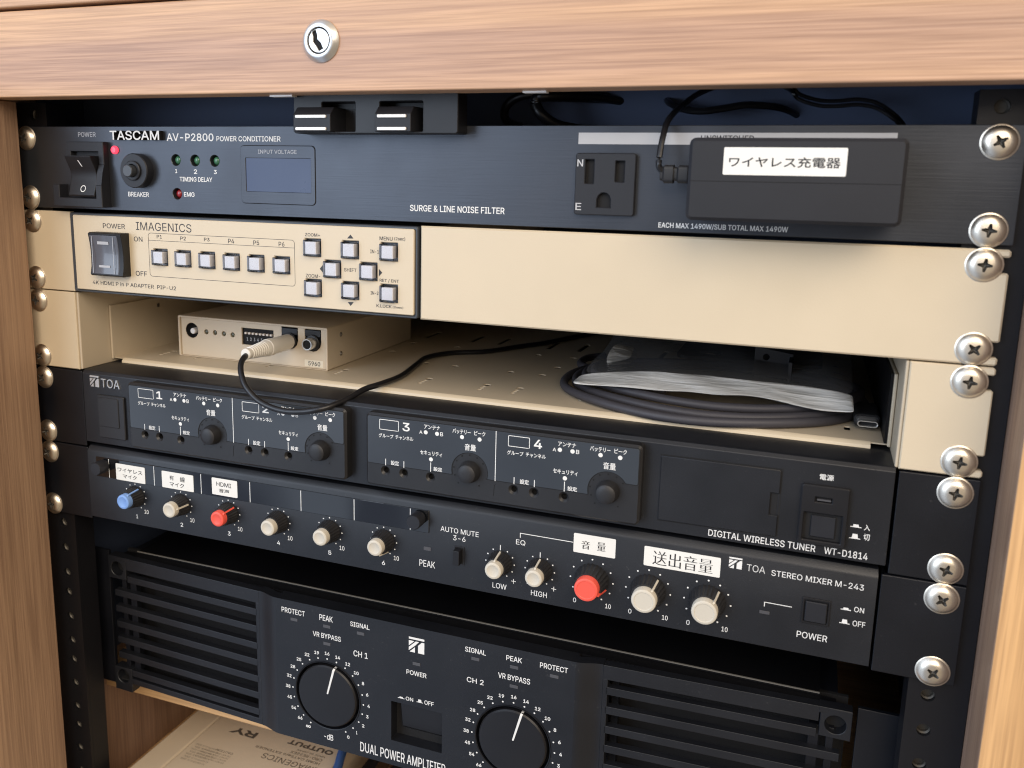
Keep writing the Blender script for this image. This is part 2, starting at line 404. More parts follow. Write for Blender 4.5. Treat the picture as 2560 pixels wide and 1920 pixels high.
# ---------------------------------------------------------------- lettering
FD = bpy.utils.system_resource('DATAFILES', path='fonts')
FONTS = {'humanist': None}
for k, fn in (('sans', 'Inter.woff2'), ('cjk', 'Noto Sans CJK Regular.woff2')):
    try: FONTS[k] = bpy.data.fonts.load(os.path.join(FD, fn))
    except Exception: FONTS[k] = None
GC = {}
def inside(p, poly):
    c = False; n = len(poly); x, y = p
    for i in range(n):
        a, b = poly[i], poly[i-1]
        if (a[1] > y) != (b[1] > y) and x < (b[0]-a[0])*(y-a[1])/(b[1]-a[1])+a[0]: c = not c
    return c
def glyphs(t, font):
    key = (t, font)
    if key in GC: return GC[key]
    cu = bpy.data.curves.new('tmp', 'FONT'); cu.body = t
    if FONTS.get(font): cu.font = FONTS[font]
    o = bpy.data.objects.new('tmp', cu); COL.objects.link(o)
    dg = bpy.context.evaluated_depsgraph_get(); dg.update()
    c = o.evaluated_get(dg).to_curve(dg)
    polys = []
    for sp in c.splines:
        pts = []
        if sp.type == 'BEZIER':
            bp = sp.bezier_points; n = len(bp)
            for i in range(n):
                a, b = bp[i], bp[(i+1) % n]
                p0, p1, p2, p3 = a.co, a.handle_right, b.handle_left, b.co
                d = (p3-p0); dl = d.length or 1e-9
                dev = max(abs((p1-p0).cross(d).z), abs((p2-p0).cross(d).z))/dl
                k = 1 if dev < 0.004 else (2 if dev < 0.03 else 4)
                for j in range(k):
                    u = j/k; q = p0*(1-u)**3+p1*3*u*(1-u)**2+p2*3*u*u*(1-u)+p3*u**3
                    pts.append((q.x, q.y))
        else: pts = [(p.co.x, p.co.y) for p in sp.points]
        q = []
        for p in pts:
            if not q or math.hypot(p[0]-q[-1][0], p[1]-q[-1][1]) > 0.002: q.append(p)
        while len(q) > 2 and math.hypot(q[0][0]-q[-1][0], q[0][1]-q[-1][1]) < 0.002: q.pop()
        if len(q) > 2 and abs(area2(q)) > 1e-6: polys.append(q)
    o.evaluated_get(dg).to_curve_clear(); bpy.data.objects.remove(o); bpy.data.curves.remove(cu)
    groups = []
    if polys:
        # outer contours run one way round, holes the other; make outer ones counter-clockwise
        if area2(max(polys, key=lambda p: abs(area2(p)))) < 0: polys = [p[::-1] for p in polys]
        items = sorted(((min(p[0] for p in q), max(p[0] for p in q), q) for q in polys), key=lambda e: e[0])
        for a, b, q in items:
            if groups and a < groups[-1][0]: groups[-1][0] = max(b, groups[-1][0]); groups[-1][1].append(q)
            else: groups.append([b, [q]])
    GC[key] = [g[1] for g in groups]; return GC[key]
def winding(p, polys):
    x, y = p; w = 0
    for q in polys:
        for i in range(len(q)):
            a, b = q[i-1], q[i]
            if a[1] <= y:
                if b[1] > y and (b[0]-a[0])*(y-a[1])-(x-a[0])*(b[1]-a[1]) > 0: w += 1
            elif b[1] <= y and (b[0]-a[0])*(y-a[1])-(x-a[0])*(b[1]-a[1]) < 0: w -= 1
    return w
def fit_text(t, x0, z0, x1, z1, font='sans', w=0.0):
    if font == 'sans' and any(ord(c) > 0x2fff for c in t): font = 'cjk'
    gs = glyphs(t, font)
    P = [p for g in gs for q in g for p in q]
    if not P: return []
    a, b = min(p[0] for p in P), max(p[0] for p in P); c, d = min(p[1] for p in P), max(p[1] for p in P)
    x0 += w; x1 -= w; z0 += w; z1 -= w
    f = lambda p: (x0+(p[0]-a)/max(b-a, 1e-6)*(x1-x0), z0+(p[1]-c)/max(d-c, 1e-6)*(z1-z0))
    res = []
    for g in gs:
        ps = [[f(p) for p in q] for q in g]
        if w: ps = [offs(q, w) for q in ps]
        V = [Vector(p) for q in ps for p in q]; E = []; k = 0
        for q in ps: E += [(k+i, k+(i+1) % len(q)) for i in range(len(q))]; k += len(q)
        ov, oe, of_, *_ = delaunay_2d_cdt(V, E, [], 0, 1e-4)
        tris = []
        for tr in of_:
            m = ((ov[tr[0]].x+ov[tr[1]].x+ov[tr[2]].x)/3, (ov[tr[0]].y+ov[tr[1]].y+ov[tr[2]].y)/3)
            if winding(m, ps) > 0:
                A, B, C = (ov[i] for i in tr)
                tris.append(tuple(tr) if (B-A).cross(C-A) > 0 else tuple(tr)[::-1])
        res.append(([(v.x, v.y) for v in ov], tris))
    return res
def mark(mb, x0, z0, x1, z1, y, thick=0):
    u = lambda a, b: (x0+a*(x1-x0), z0+b*(z1-z0))
    for p in (((0, .86), (1, .86), (1, 1), (0, 1)), ((0, .40), (.36, .76), (0, .76)),
              ((0, .08), (.40, .46), (.66, .76), (.45, .76), (0, .30)), ((.05, 0), (.40, 0), (.40, .36)),
              ((.60, 0), (1, 0), (1, .76), (.84, .76), (.60, .50))):
        q = [u(*a) for a in p]
        if thick: mb.plate(q, [], y, y+thick)
        else: mb.flat(q, y)
def icon(mb, x0, x1, z, h, y):
    # push switch symbol: a base line with a raised block
    mb.flat([(x0, z), (x1, z), (x1, z+.35), (x0, z+.35)], y)
    w = x1-x0; mb.flat([(x0+.22*w, z+.3), (x1-.22*w, z+.3), (x1-.28*w, z+h), (x0+.28*w, z+h)], y-.001)
T = {
 'cond': [
  ('POWER', -196.3, -5.6, -184.4, -3.1),
  ('AV-P2800', -138.5, -7.5, -109.8, -3.7),
  ('POWER CONDITIONER', -108.1, -7.5, -71.0, -5.0),
  ('1', -134.1, -23.4, -132.8, -21.4),
  ('2', -122.5, -23.6, -120.5, -21.4),
  ('3', -110.4, -23.5, -108.6, -21.5),
  ('TIMING DELAY', -131.5, -27.5, -111.5, -25.2),
  ('EMG', -129.2, -35.1, -122.7, -32.8),
  ('BREAKER', -165.0, -35.9, -151.5, -33.5),
  ('INPUT VOLTAGE', -83.7, -13.3, -61.9, -11.4),
  ('SURGE & LINE NOISE FILTER', -2.2, -38.4, 43.9, -35.5),
  ('EACH MAX 1490W/SUB TOTAL MAX 1490W', 111.8, -41.9, 162.9, -39.4),
 ],
 'cond_raised': [
  ('TASCAM', -172.3, -7.2, -140.8, -2.5),
 ],
 'outlet': [
  ('N', 76.8, -17.2, 79.3, -14.3),
  ('E', 76.7, -35.4, 79.2, -32.4),
 ],
 'cond_bar': [
  ('UNSWITCHED', 126.8, -6.8, 147.4, -4.2),
 ],
 'pip': [
  ('POWER', -182.3, -53.0, -167.5, -50.4),
  ('IMAGENICS', -160.2, -53.2, -124.8, -48.9),
  ('ON', -162.0, -59.2, -156.4, -56.6),
  ('OFF', -162.0, -77.4, -154.5, -74.7),
  ('P1', -147.0, -57.0, -143.7, -55.2),
  ('P2', -132.0, -57.3, -128.5, -55.4),
  ('P3', -117.2, -57.2, -113.8, -55.4),
  ('P4', -102.5, -57.5, -98.9, -55.3),
  ('P5', -87.5, -57.7, -84.1, -55.5),
  ('P6', -72.8, -57.8, -69.5, -55.5),
  ('4K HDMI P in P ADAPTER  PIP-U2', -191.7, -83.6, -136.1, -81.5),
  ('ZOOM+', -57.7, -52.2, -49.4, -50.6),
  ('ZOOM-', -57.7, -72.2, -49.6, -70.4),
  ('MENU', -17.4, -52.4, -10.6, -50.6),
  ('(2sec)', -9.7, -52.3, -4.1, -50.5),
  ('IN-1', -22.3, -58.7, -17.7, -57.0),
  ('IN-2', -22.2, -78.3, -18.0, -76.7),
  ('SHIFT', -36.4, -68.1, -29.7, -66.4),
  ('RET / ENT', -17.4, -72.1, -7.3, -70.4),
  ('K.LOCK', -19.1, -84.2, -11.1, -82.7),
  ('(2sec)', -10.5, -84.2, -5.0, -83.0),
 ],
 'tuner': [
  ('TOA', -189.8, -140.9, -177.0, -136.0),
  ('電源', 183.2, -141.1, 188.6, -138.6),
  ('入', 201.6, -160.0, 203.9, -157.5),
  ('切', 201.8, -164.2, 204.1, -161.4),
  ('DIGITAL WIRELESS TUNER', 140.9, -172.6, 184.2, -169.6),
  ('WT-D1814', 187.6, -172.6, 204.1, -169.6),
 ],
 'chan': [
  ('3', -2.2, -141.6, 1.6, -137.4),
  ('グループ', -14.8, -146.2, -7.0, -144.1),
  ('チャンネル', -5.9, -146.1, 3.5, -144.0),
  ('アンテナ', 9.0, -139.1, 17.2, -137.0),
  ('A', 6.6, -141.8, 8.2, -140.2),
  ('B', 17.3, -141.7, 18.8, -139.8),
  ('バッテリー', 23.5, -139.4, 32.6, -137.1),
  ('ピーク', 34.3, -139.2, 39.8, -137.0),
  ('音量', 29.7, -146.9, 35.3, -143.7),
  ('セキュリティ', 7.1, -151.9, 18.4, -149.7),
  ('設定', 14.1, -159.2, 18.5, -157.1),
  ('設定', -8.3, -159.3, -4.0, -157.0),
 ],
 'mixer': [
  ('AUTO MUTE', 15.4, -191.4, 35.2, -188.8),
  ('3-6', 22.0, -195.0, 28.5, -192.4),
  ('PEAK', 4.3, -211.5, 12.7, -208.1),
  ('LOW', 42.8, -215.6, 49.9, -212.9),
  ('HIGH', 62.1, -215.8, 69.9, -213.1),
  ('EQ', 54.0, -191.8, 58.6, -189.1),
  ('TOA', 157.8, -185.7, 165.3, -182.6),
  ('STEREO MIXER M-243', 167.9, -186.0, 204.0, -183.4),
  ('POWER', 180.1, -211.6, 192.2, -208.7),
  ('ON', 201.2, -195.8, 205.0, -193.5),
  ('OFF', 201.2, -202.1, 206.0, -199.6),
  ('10', -71.4, -211.0, -68.5, -208.6),
  ('4', -78.1, -214.7, -76.3, -212.9),
  ('0', 134.2, -215.6, 135.5, -213.4),
  ('10', 149.4, -215.6, 151.9, -213.5),
 ],
 'sticker': [
  ('ワイヤレス', -181.6, -188.6, -164.4, -186.2),
  ('マイク', -178.1, -192.0, -168.4, -189.7),
  ('有', -145.8, -188.5, -142.9, -185.8),
  ('線', -138.7, -188.7, -135.5, -185.6),
  ('マイク', -145.8, -192.0, -136.2, -189.5),
  ('HDMI', -114.8, -187.4, -105.4, -185.0),
  ('音声', -113.4, -190.8, -106.7, -188.6),
  ('音', 85.4, -188.2, 89.4, -184.2),
  ('量', 92.6, -187.9, 96.6, -183.8),
  ('送出音量', 117.8, -189.9, 143.9, -183.3),
 ],
 'amp': [
  ('PROTECT', -86.3, -261.8, -71.4, -258.7),
  ('PEAK', -62.2, -261.7, -53.9, -258.3),
  ('SIGNAL', -43.1, -261.3, -31.5, -258.5),
  ('VR BYPASS', -66.5, -272.1, -49.0, -269.1),
  ('CH 1', -41.3, -278.5, -32.6, -275.0),
  ('POWER', -9.6, -281.7, 2.0, -279.0),
  ('SIGNAL', 23.5, -261.3, 34.8, -258.5),
  ('PEAK', 45.8, -261.1, 54.1, -258.3),
  ('VR BYPASS', 41.7, -271.8, 58.7, -268.7),
  ('PROTECT', 63.5, -261.1, 77.8, -258.2),
  ('CH 2', 24.7, -278.1, 34.0, -275.2),
  ('ON', -10.0, -297.2, -5.6, -295.0),
  ('OFF', 0.9, -297.0, 6.3, -294.5),
  ('DUAL POWER AMPLIFIER', -37.5, -335.1, 13.5, -329.2),
  ('-dB', -60.3, -333.5, -54.5, -329.9),
 ],
 'label5960': [
  ('5960', -86.2, -128.1, -78.5, -125.6),
 ],
 'adapter': [
  ('ワイヤレス充電器', 140.9, -16.9, 179.5, -13.1),
 ],
}
def letters(mb, key, y, w=0.06, ws={}, font='sans'):
    for t, a, b, c, d in T[key]: mb.text(t, a, b, c, d, y, font, ws.get(t, w))

# ================================================================ cabinet
cab = thing('cabinet', 'wood laminate cabinet with a locked top rail, housing the stack of rack equipment', 'cabinet', (0, 0, -430))
build(BX(-320, 320, -28, -12, 12.7, 54.2), 'front_rail', 'wood_h', cab, 0.8)
build(BX(-320, 320, -30, 430, 55.4, 80), 'tabletop', 'wood_h', cab, 1.0)
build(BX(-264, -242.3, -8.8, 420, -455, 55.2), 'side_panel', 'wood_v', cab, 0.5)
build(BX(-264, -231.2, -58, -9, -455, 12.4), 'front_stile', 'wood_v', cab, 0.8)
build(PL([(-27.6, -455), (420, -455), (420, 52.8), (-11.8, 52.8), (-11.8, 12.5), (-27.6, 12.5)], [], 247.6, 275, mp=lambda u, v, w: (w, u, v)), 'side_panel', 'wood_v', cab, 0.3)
build(BX(247.8, 275, -28.4, -27.7, -455, 12.4), 'edge_band', 'wood_edge', cab, 0.2)
build(BX(-242.2, 247.5, 37, 399.8, -358.9, -341.0), 'shelf_board', 'wood_board', cab, 0.6)
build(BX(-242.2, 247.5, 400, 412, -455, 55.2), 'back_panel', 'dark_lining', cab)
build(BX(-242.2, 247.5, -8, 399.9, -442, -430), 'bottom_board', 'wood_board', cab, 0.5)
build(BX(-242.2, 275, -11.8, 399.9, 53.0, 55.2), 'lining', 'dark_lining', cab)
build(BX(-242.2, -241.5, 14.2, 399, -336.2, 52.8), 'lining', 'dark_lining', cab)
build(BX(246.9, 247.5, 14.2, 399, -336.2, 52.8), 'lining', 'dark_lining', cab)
build(BX(-241.4, 246.8, 48, 50, -1.0, 52.8), 'lining', 'veil_blue', cab)  # plate added behind the gap to carry the bluish veil
for xa, xb in ((-66, -54), (56, 66)): build(BX(xa, xb, -19, -15, 11.9, 12.65), 'strike_plate', 'steel_plate', cab)
# lock
lx, lz = -33.0, 33.9
lk = build(LA([(8.95, -27.5), (8.95, -28.6), (7.35, -30.4), (7.0, -30.6), (5.75, -30.6), (5.55, -30.3), (5.55, -28)], lx, lz, 48), 'lock', 'satin_chrome', cab)
kw = [(-34.6, 38.6), (-36.5, 37.6), (-35.9, 35.6), (-36.0, 33.4), (-34.3, 31.5), (-33.0, 29.4), (-30.9, 30.4), (-32.0, 32.8), (-33.7, 34.4), (-33.9, 36.6)]
kw = [((x-lx)*0.96+lx, (z-lz)*0.96+lz) for x, z in kw]
build(PL(circ(lx, lz, 5.6, 40), [], -28.9, -28.5), 'lock_gap', 'hole', lk)
build(PL(circ(lx, lz, 5.0, 40), [kw], -30.2, -29.4, 0.15), 'lock_plug', 'satin_chrome', lk)
build(PL(circ(lx, lz, 4.9, 24), [], -29.35, -29.0), 'keyway', 'hole', lk)
# magnetic catch for the pair of doors
mc = MB()
mc.plate(rrect(-56.5, 25.5, -4.2, 13.2, 1.2), [rrect(-41.5, -24.5, -3.2, 9.6, .5), rrect(-12.0, 8.8, -3.2, 9.6, .5)], -14.0, -3.6, 0.35)
mc.box(-56, 25, -4.2, -3.8, -3.6, 12)
ct = build(mc, 'magnetic_catch', 'black_plastic', cab)
for x0, x1 in ((-54.0, -34.6), (-12.4, 5.2)):
    h = MB(); h.sweep_x([(-18.5, -3.6), (-18.5, 4.0), (-15.0, 7.4), (-4, 7.4), (-4, -3.6)], [(x0, 0), (x1, 0)])
    hd = build(h, 'catch_head', 'grey_plastic', ct, 0.4)
    for za in (2.4, -3.0):
        build(PL(rrect(x0+1.5, x1-2.0, za, za+1.35, .5), [], -19.3, -17.5, 0.2), 'pole_plate', 'steel_plate', hd)

# ================================================================ rack rails
def rail(x0, x1, hx, fx0, fx1, label):
    zs = [6.35]+[-k*44.45-d for k in range(10) for d in (6.35, 22.22, 38.1)]
    t = thing('rack_rail', label, 'rack rail', (hx, 0, -455), 'rack rails')
    build(PL([(x0, -455), (x1, -455), (x1, 12.4), (x0, 12.4)], [circ(hx, z, 2.75, 16) for z in zs], 0, 2.0), 'rail_face', 'rail', t)
    build(BX(fx0, fx1, 2.1, 14, -455, 12.4), 'flange', 'rail', t)
    nb = MB()
    for z in zs: nb.lathe([(2.75, 2.05), (2.5, 2.3), (2.2, 2.6), (2.45, 3.0), (2.2, 3.6), (2.4, 4.4), (0, 4.4)], hx, z, 16)
    o = build(nb, 'thread_insert', 'recess', t)
    build(BX(hx-4.5, hx+4.5, 4.6, 6, -455, 12.3), 'rail_backing', 'hole', t)
rail(-242.0, -220.6, -229.6, -222.6, -220.6, 'black steel rack rail with screw holes, beside the dark brown wooden stile')
rail(224.8, 247.3, 232.5, 224.8, 226.8, 'black steel rack rail with large round holes, beside the pale orange wooden edge')

# ================================================================ power conditioner
pc = thing('power_conditioner', 'blue-grey brushed black rack unit with lit red light and display, topmost of the stack', 'power conditioner', (0, 0, -44))
leds = [(-133.4, -16.9), (-121.6, -17.0), (-109.7, -17.0), (-133.5, -33.8)]
fp = build(PL(rrect(-241.2, 241.2, -43.4, -0.2, .6), [circ(x, z, 2.75, 28) for x, z in leds], -3, 0, 0.25), 'front_panel', 'anodized', pc)
build(BX(-218, 218, 0.1, 280, -42.5, -1.2), 'chassis', 'black_paint', pc, 0.5)
bl = MB().text('TASCAM', -172.3, -7.2, -140.8, -2.5, -5.9, 'sans', 0.14, thick=3.1)
bo = build(bl, 'brand_lettering', 'hole', pc, smooth=0)
bl = MB().text('TASCAM', -172.3, -7.2, -140.8, -2.5, -5.96, 'sans', 0.12); build(bl, 'letter_faces', 'white_print', bo, recalc=False, smooth=0)
for k, (x, z) in enumerate(leds):
    d = build(LA([(2.7, -0.15), (2.1, -0.7), (1.9, -1.3), (1.2, -1.9), (0, -2.1)], x, z, 24), 'indicator_lamp', 'dull_red_led' if k == 3 else 'green_led', pc)
build(LA([(2.1, -2.9), (2.1, -3.9), (1.5, -4.7), (0, -4.9)], -171.9, -12.2, 28), 'indicator_lamp', 'red_led', pc, label='lit red power lamp')
CW = {'AV-P2800': 0.1, 'POWER CONDITIONER': .06, 'POWER': .03, 'SURGE & LINE NOISE FILTER': .06, 'EACH MAX 1490W/SUB TOTAL MAX 1490W': .05}
iv = None
for t in T['cond']:
    if t[0] == 'INPUT VOLTAGE': iv = t; continue
    build(MB().text(t[0], t[1], t[2], t[3], t[4], -3.09, 'sans', CW.get(t[0], .05)), 'printed_lettering', 'grey_print' if t[0] == 'POWER' else 'white_print', pc, recalc=False, smooth=0)
# rocker switch in a stepped guard
g = MB()
g.plate([(-209.5, -42), (-176.5, -42), (-176.5, -8.2), (-201, -8.2), (-201, -30.5), (-209.5, -30.5)], [], -3.6, -2.9)
g.plate([(-201, -8.2), (-201, -17), (-198.5, -17), (-198.5, -13.2), (-180, -13.2), (-180, -20), (-176.5, -20), (-176.5, -8.2)], [], -6.8, -3.5, 0.3)
g.plate([(-209.5, -42), (-176.5, -42), (-176.5, -30.5), (-180.5, -30.5), (-180.5, -37.3), (-205.2, -37.3), (-205.2, -30.5), (-209.5, -30.5)], [], -9.6, -3.5, 0.3)
g.sweep_x([(-3.5, -20), (-6.8, -20), (-8.2, -24), (-9.6, -30.5), (-3.5, -30.5)], [(-180, 0), (-176.5, 0)])
sw = build(g, 'power_switch', 'grey_plastic', pc)
rk = MB().sweep_x([(-3.4, -15.4), (-12.2, -15.4), (-11.6, -17.0), (-9.0, -22), (-7.9, -25.2), (-8.6, -29), (-10.6, -35.6), (-10.2, -36.6), (-3.4, -36.6)], [(-198, 0), (-180.6, 0)])
rk_o = build(rk, 'rocker', 'black_plastic', sw, 0.5)
rm = MB(); rm.add([(-189.9, -11.25, -17.8), (-189.3, -11.25, -17.8), (-188.2, -9.65, -21.0), (-188.8, -9.65, -21.0)], [(0, 3, 2, 1)])
ring = circ(-188.6, -32.4, 1.75, 24); rin = circ(-188.6, -32.4, 1.35, 24)
yy = lambda z: -8.6-(z+29)/(-6.6)*2.0-0.12
rm.add([(x, yy(z), z) for x, z in ring]+[(x, yy(z), z) for x, z in rin], [(k, (k+1) % 24, (k+1) % 24+24, k+24) for k in range(24)])
build(rm, 'rocker_marks', 'white_print', rk_o, smooth=0)
# breaker
br = build(LA([(8.75, -2.9), (8.75, -7.6), (8.35, -8.1), (5.0, -8.1), (5.0, -9.0), (4.6, -9.3), (3.4, -9.3)], -156.4, -22.6, 60, flute=0.0), 'breaker', 'grey_plastic', pc)
build(LA([(3.0, -9.0), (3.0, -12.1), (2.7, -12.5), (0, -12.5)], -156.4, -22.7, 36), 'breaker_button', 'trim', br)
# voltage display
dp = build(PL(rrect(-94, -52, -37.3, -9.5, 2.0), [rrect(-91.1, -54.3, -31.5, -15.4, .2)], -3.45, -2.9, 0.18), 'display_bezel', 'anodized', pc)
gm = MB(); gm.line(rrect(-94.05, -51.95, -37.35, -9.45, 2.0), 0.3, -3.03, True)
build(gm, 'display_seam', 'hole', dp, recalc=False, smooth=0)
build(PL(rrect(-91.2, -54.2, -31.6, -15.3, 0), [], -3.12, -2.9), 'display_window', 'display', dp)
tp = MB().text(*iv, -3.52, 'sans', .02); build(tp, 'printed_lettering', 'grey_print', dp, recalc=False, smooth=0)
# outlet
ou = build(PL(rrect(76.0, 101.6, -37.3, -11.6, 1.2), [rrect(80.3, 84.0, -24.2, -14.3, .2), rrect(93.2, 96.9, -23.3, -14.8, .2),
      [(85.8, -34.0), (91.6, -34.0), (91.6, -30.6), (91.0, -29.2), (90.0, -28.2), (88.7, -27.9), (87.4, -28.2), (86.4, -29.2), (85.8, -30.6)]], -5.6, -3.3, 0.35), 'outlet', 'grey_plastic', pc)
build(BX(76.5, 101, -3.5, -3.1, -37, -12), 'slot_backing', 'hole', ou)
tp = MB(); letters(tp, 'outlet', -5.68, 0.06); build(tp, 'printed_lettering', 'silver_print', ou, recalc=False, smooth=0)
sb = build(PL(rrect(76.2, 198.8, -7.9, -3.2, .1), [], -3.07, -2.95), 'silver_strip', 'silver_print', pc)
tp = MB(); letters(tp, 'cond_bar', -3.12, 0.05); build(tp, 'printed_lettering', 'ink', sb, recalc=False, smooth=0)

# ================================================================ adapter plugged into the conditioner
ad = thing('power_adapter', 'black box power adapter with a white label, plugged into the topmost rack unit', 'power adapter', (163.5, -5, -21.5))
body = build(PL(rrect(126.0, 201.3, -37.0, -6.2, 2.4), [], -29.0, -3.2, 1.3), 'body', 'grey_plastic', ad)
gm = MB(); gm.line([(127.2, -22.2), (200.1, -22.2)], .3, -29.03); build(gm, 'body_seam', 'hole', body, recalc=False, smooth=0)
st = build(PL(rrect(138.9, 181.6, -19.75, -9.7, .5), [], -29.25, -29.05), 'label_sticker', 'sticker', ad)
tp = MB(); letters(tp, 'adapter', -29.3, 0.06); build(tp, 'printed_lettering', 'ink', st, recalc=False, smooth=0)
sr = MB()
for k in range(2):
    x = 114.6+k*5.6
    sr.plate(rrect(-18.5, -13.0, -23.4+k*0.1, -16.2-k*0.1, 1.6), [], x, x+4.2, 0.8, mp=lambda u, v, w: (w, u, v))
sr.plate(rrect(-17.6, -14.0, -22.4, -17.0, 1.2), [], 113.6, 127, 0.2, mp=lambda u, v, w: (w, u, v))
build(sr, 'strain_relief', 'rubber', ad)
build(MB().tube([(116, -15.8, -19.6), (113.2, -17.2, -17.2), (113.0, -16.8, -12.5), (113.4, -13.0, -4.5), (114.0, -6, 1.8), (116.5, 8, 8.0), (122, 28, 15.5), (133, 45, 21.5), (150, 70, 30)], 1.25, 10, flat=1.0), 'cord', 'cord', ad)

# ================================================================ loose cables behind the conditioner
tag(build(MB().tube([(33, 70, 2), (33.5, 30, 3.0), (34.0, 22, 8), (38.5, 20, 12.5), (46, 20, 14.8), (56, 24, 15.2), (72, 40, 15), (95, 60, 12)], 2.0, 12), 'loose_cable', 'cord'), 'thick black cord curving up above the middle of the topmost rack unit', 'cord')
tag(build(MB().tube([(95, 80, 16), (70, 40, 15), (56, 22, 14.3), (50.5, 20, 13.6), (49.6, 20, 10.5), (52.8, 20, 5.6), (60, 26, 1.0), (75, 40, -1)], 2.6, 12), 'loose_cable', 'cord'), 'thicker black cord making a tight bend behind the first one', 'cord')
tw = thing('twin_cord', 'thin shiny pair of black wires arching above the white labelled adapter', 'cord', (180, 30, 8))
for dz, dy in ((0, 0), (-2.3, -3.5)):
    build(MB().tube([(150, 60, 24+dz), (158.4, 27+dy, 17.6+dz), (162, 25+dy, 13.8+dz), (170, 25+dy, 11.2+dz), (177, 25+dy, 10.9+dz), (185, 25+dy, 11.4+dz), (192.5, 25+dy, 9.6+dz), (200, 26+dy, 4.4+dz), (206, 40, -1+dz)], 0.8, 8), 'wire', 'cord', tw)
tag(build(MB().tube([(98, 80, 20), (105, 45, 13), (113, 34, 9), (122, 30, 7.6), (132, 30, 8.8), (142, 32, 10.2), (156, 40, 9), (166, 60, 4)], 1.5, 8), 'loose_cable', 'cord'), 'flat lying black cord deep in the dark gap above the outlet', 'cord')

# ================================================================ ears with open screw slots
def ear_outline(x_in, x_out, z0, z1, zs, r=2.9, depth=9.5):
    # slots are open towards x_out
    s = 1 if x_out > x_in else -1; p = [(x_in, z0), (x_out-s*.8, z0), (x_out, z0+.8)]
    for z in sorted(zs):
        xi = x_out-s*depth
        p += [(x_out, z-r-.6), (x_out-s*.6, z-r)]
        for k in range(9):
            t = math.radians(-90+180*k/8); p.append((xi-s*r*math.cos(t)*0.0-s*(math.cos(t)*r), z+r*math.sin(t)))
        p += [(x_out-s*.6, z+r), (x_out, z+r+.6)]
    p += [(x_out, z1-.8), (x_out-s*.8, z1), (x_in, z1)]
    return p
def uz(u): return (-(u-1)*44.45-6.35, -(u-1)*44.45-38.1)

# ================================================================ video adapter (half width, beige)
va = thing('video_adapter', 'beige half-width rack unit with a grey rocker and rows of square white buttons', 'video adapter', (-102, 0, -88.5))
build(PL(ear_outline(-205.8, -241, -88.6, -45.1, uz(2)), [], -3, 0, 0.3), 'rack_ear', 'beige', va)
bt = [(x, -66.8-0.05*k) for k, x in enumerate((-145.1, -130.3, -115.4, -100.5, -85.9, -71.1))]+[(-53.5, -57.6), (-32.9, -57.7), (-12.4, -57.7), (-42.6, -67.4), (-23.1, -67.5), (-53.4, -77.2), (-32.9, -77.2), (-12.4, -77.3)]
build(PL(rrect(-203.0, 0.4, -86.9, -46.6, .8), [rrect(x-4.4, x+4.4, z-4.4, z+4.4, .2) for x, z in bt], -4, -2.2, 0.35), 'front_panel', 'beige', va)
tr = MB(); tr.plate(rrect(-205.5, 2.2, -88.4, -45.4, 1.2), [rrect(-203.4, 0.8, -87.2, -47.0, .6)], -3.5, 4, 0.4); tr.box(-203.5, 0.5, -2.0, 3.9, -87.3, -46.9)
build(tr, 'trim_frame', 'trim', va)
build(BX(-204, 1.5, 4.2, 200, -87.6, -46), 'chassis', 'beige_box', va, 0.5)
for x, z in bt:
    b = build(BX(x-2.95, x+2.95, -6.25, -2.1, z-2.95, z+2.95), 'push_button', 'white_cap', va, 0.25)
    build(PL(rrect(x-3.95, x+3.95, z-3.95, z+3.95, .5), [], -7.0, -2.1, 0.45), 'clear_cap', 'clear_cap', b)
rf = MB(); rf.sweep_x([(-3.9, -55.0), (-9.3, -55.0), (-10.4, -55.6), (-9.4, -61), (-8.9, -67), (-9.2, -73), (-10.1, -77.4), (-9.2, -78.0), (-3.9, -78.0)], [(-187.0, 0), (-165.1, 0)])
rs = build(rf, 'power_switch', 'black_plastic', va, 0.3)
build(MB().sweep_x([(-8, -56.4), (-10.5, -56.4), (-9.85, -61), (-9.35, -67), (-9.6, -73), (-10.2, -76.8), (-8, -76.8)], [(-186.2, 0.3), (-185.4, 0), (-168.6, 0), (-167.8, 0.3)]), 'rocker_lens', 'smoke_rocker', rs, 0.2)
gm = MB()
for z0, z1, k in ((-61.2, -59.6, 0), (-73.4, -72.2, 1)): gm.add([(-181, -10.15 if k == 0 else -9.9, z0), (-173.5, -10.15 if k == 0 else -9.9, z0), (-173.5, -10.3 if k == 0 else -9.8, z1), (-181, -10.3 if k == 0 else -9.8, z1)], [(0, 1, 2, 3)])
for x in (-184.3, -170.3): gm.line([(x, -76.3), (x, -57.2)], .35, -10.62)
build(gm, 'rocker_marks', 'grey_print', rs, recalc=False, smooth=0)
tp = MB(); letters(tp, 'pip', -4.06, 0.03, {'IMAGENICS': 0.0})
tp.line(rrect(-152.5, -63.8, -77.0, -54.4, 1.6), 0.22, -4.05, True); tp.line([(-152.5, -58.2), (-63.8, -58.2)], 0.2, -4.05)
for p in (((-34.6, -52.3), (-31.2, -52.2), (-32.8, -50.4)), ((-34.6, -82.8), (-31.3, -82.6), (-33.0, -84.6)), ((-49.8, -67.6), (-47.0, -64.4), (-47.0, -70.4)), ((-16.0, -67.6), (-17.8, -65.8), (-17.8, -69.5))): tp.flat(p, -4.06)
build(tp, 'printed_lettering', 'dark_print', va, recalc=False, smooth=0)

# ================================================================ blank panel
bp = thing('blank_panel', 'plain beige filler panel screwed in beside the half-width unit', 'blank panel', (121, 0, -88.5))
build(PL(ear_outline(3.3, 241, -88.6, -45.0, uz(2)), [], -3.2, 0, 0.7), 'panel', 'beige', bp)
build(BX(3.4, 225, 0.1, 12, -88, -86.5), 'flange', 'beige', bp)

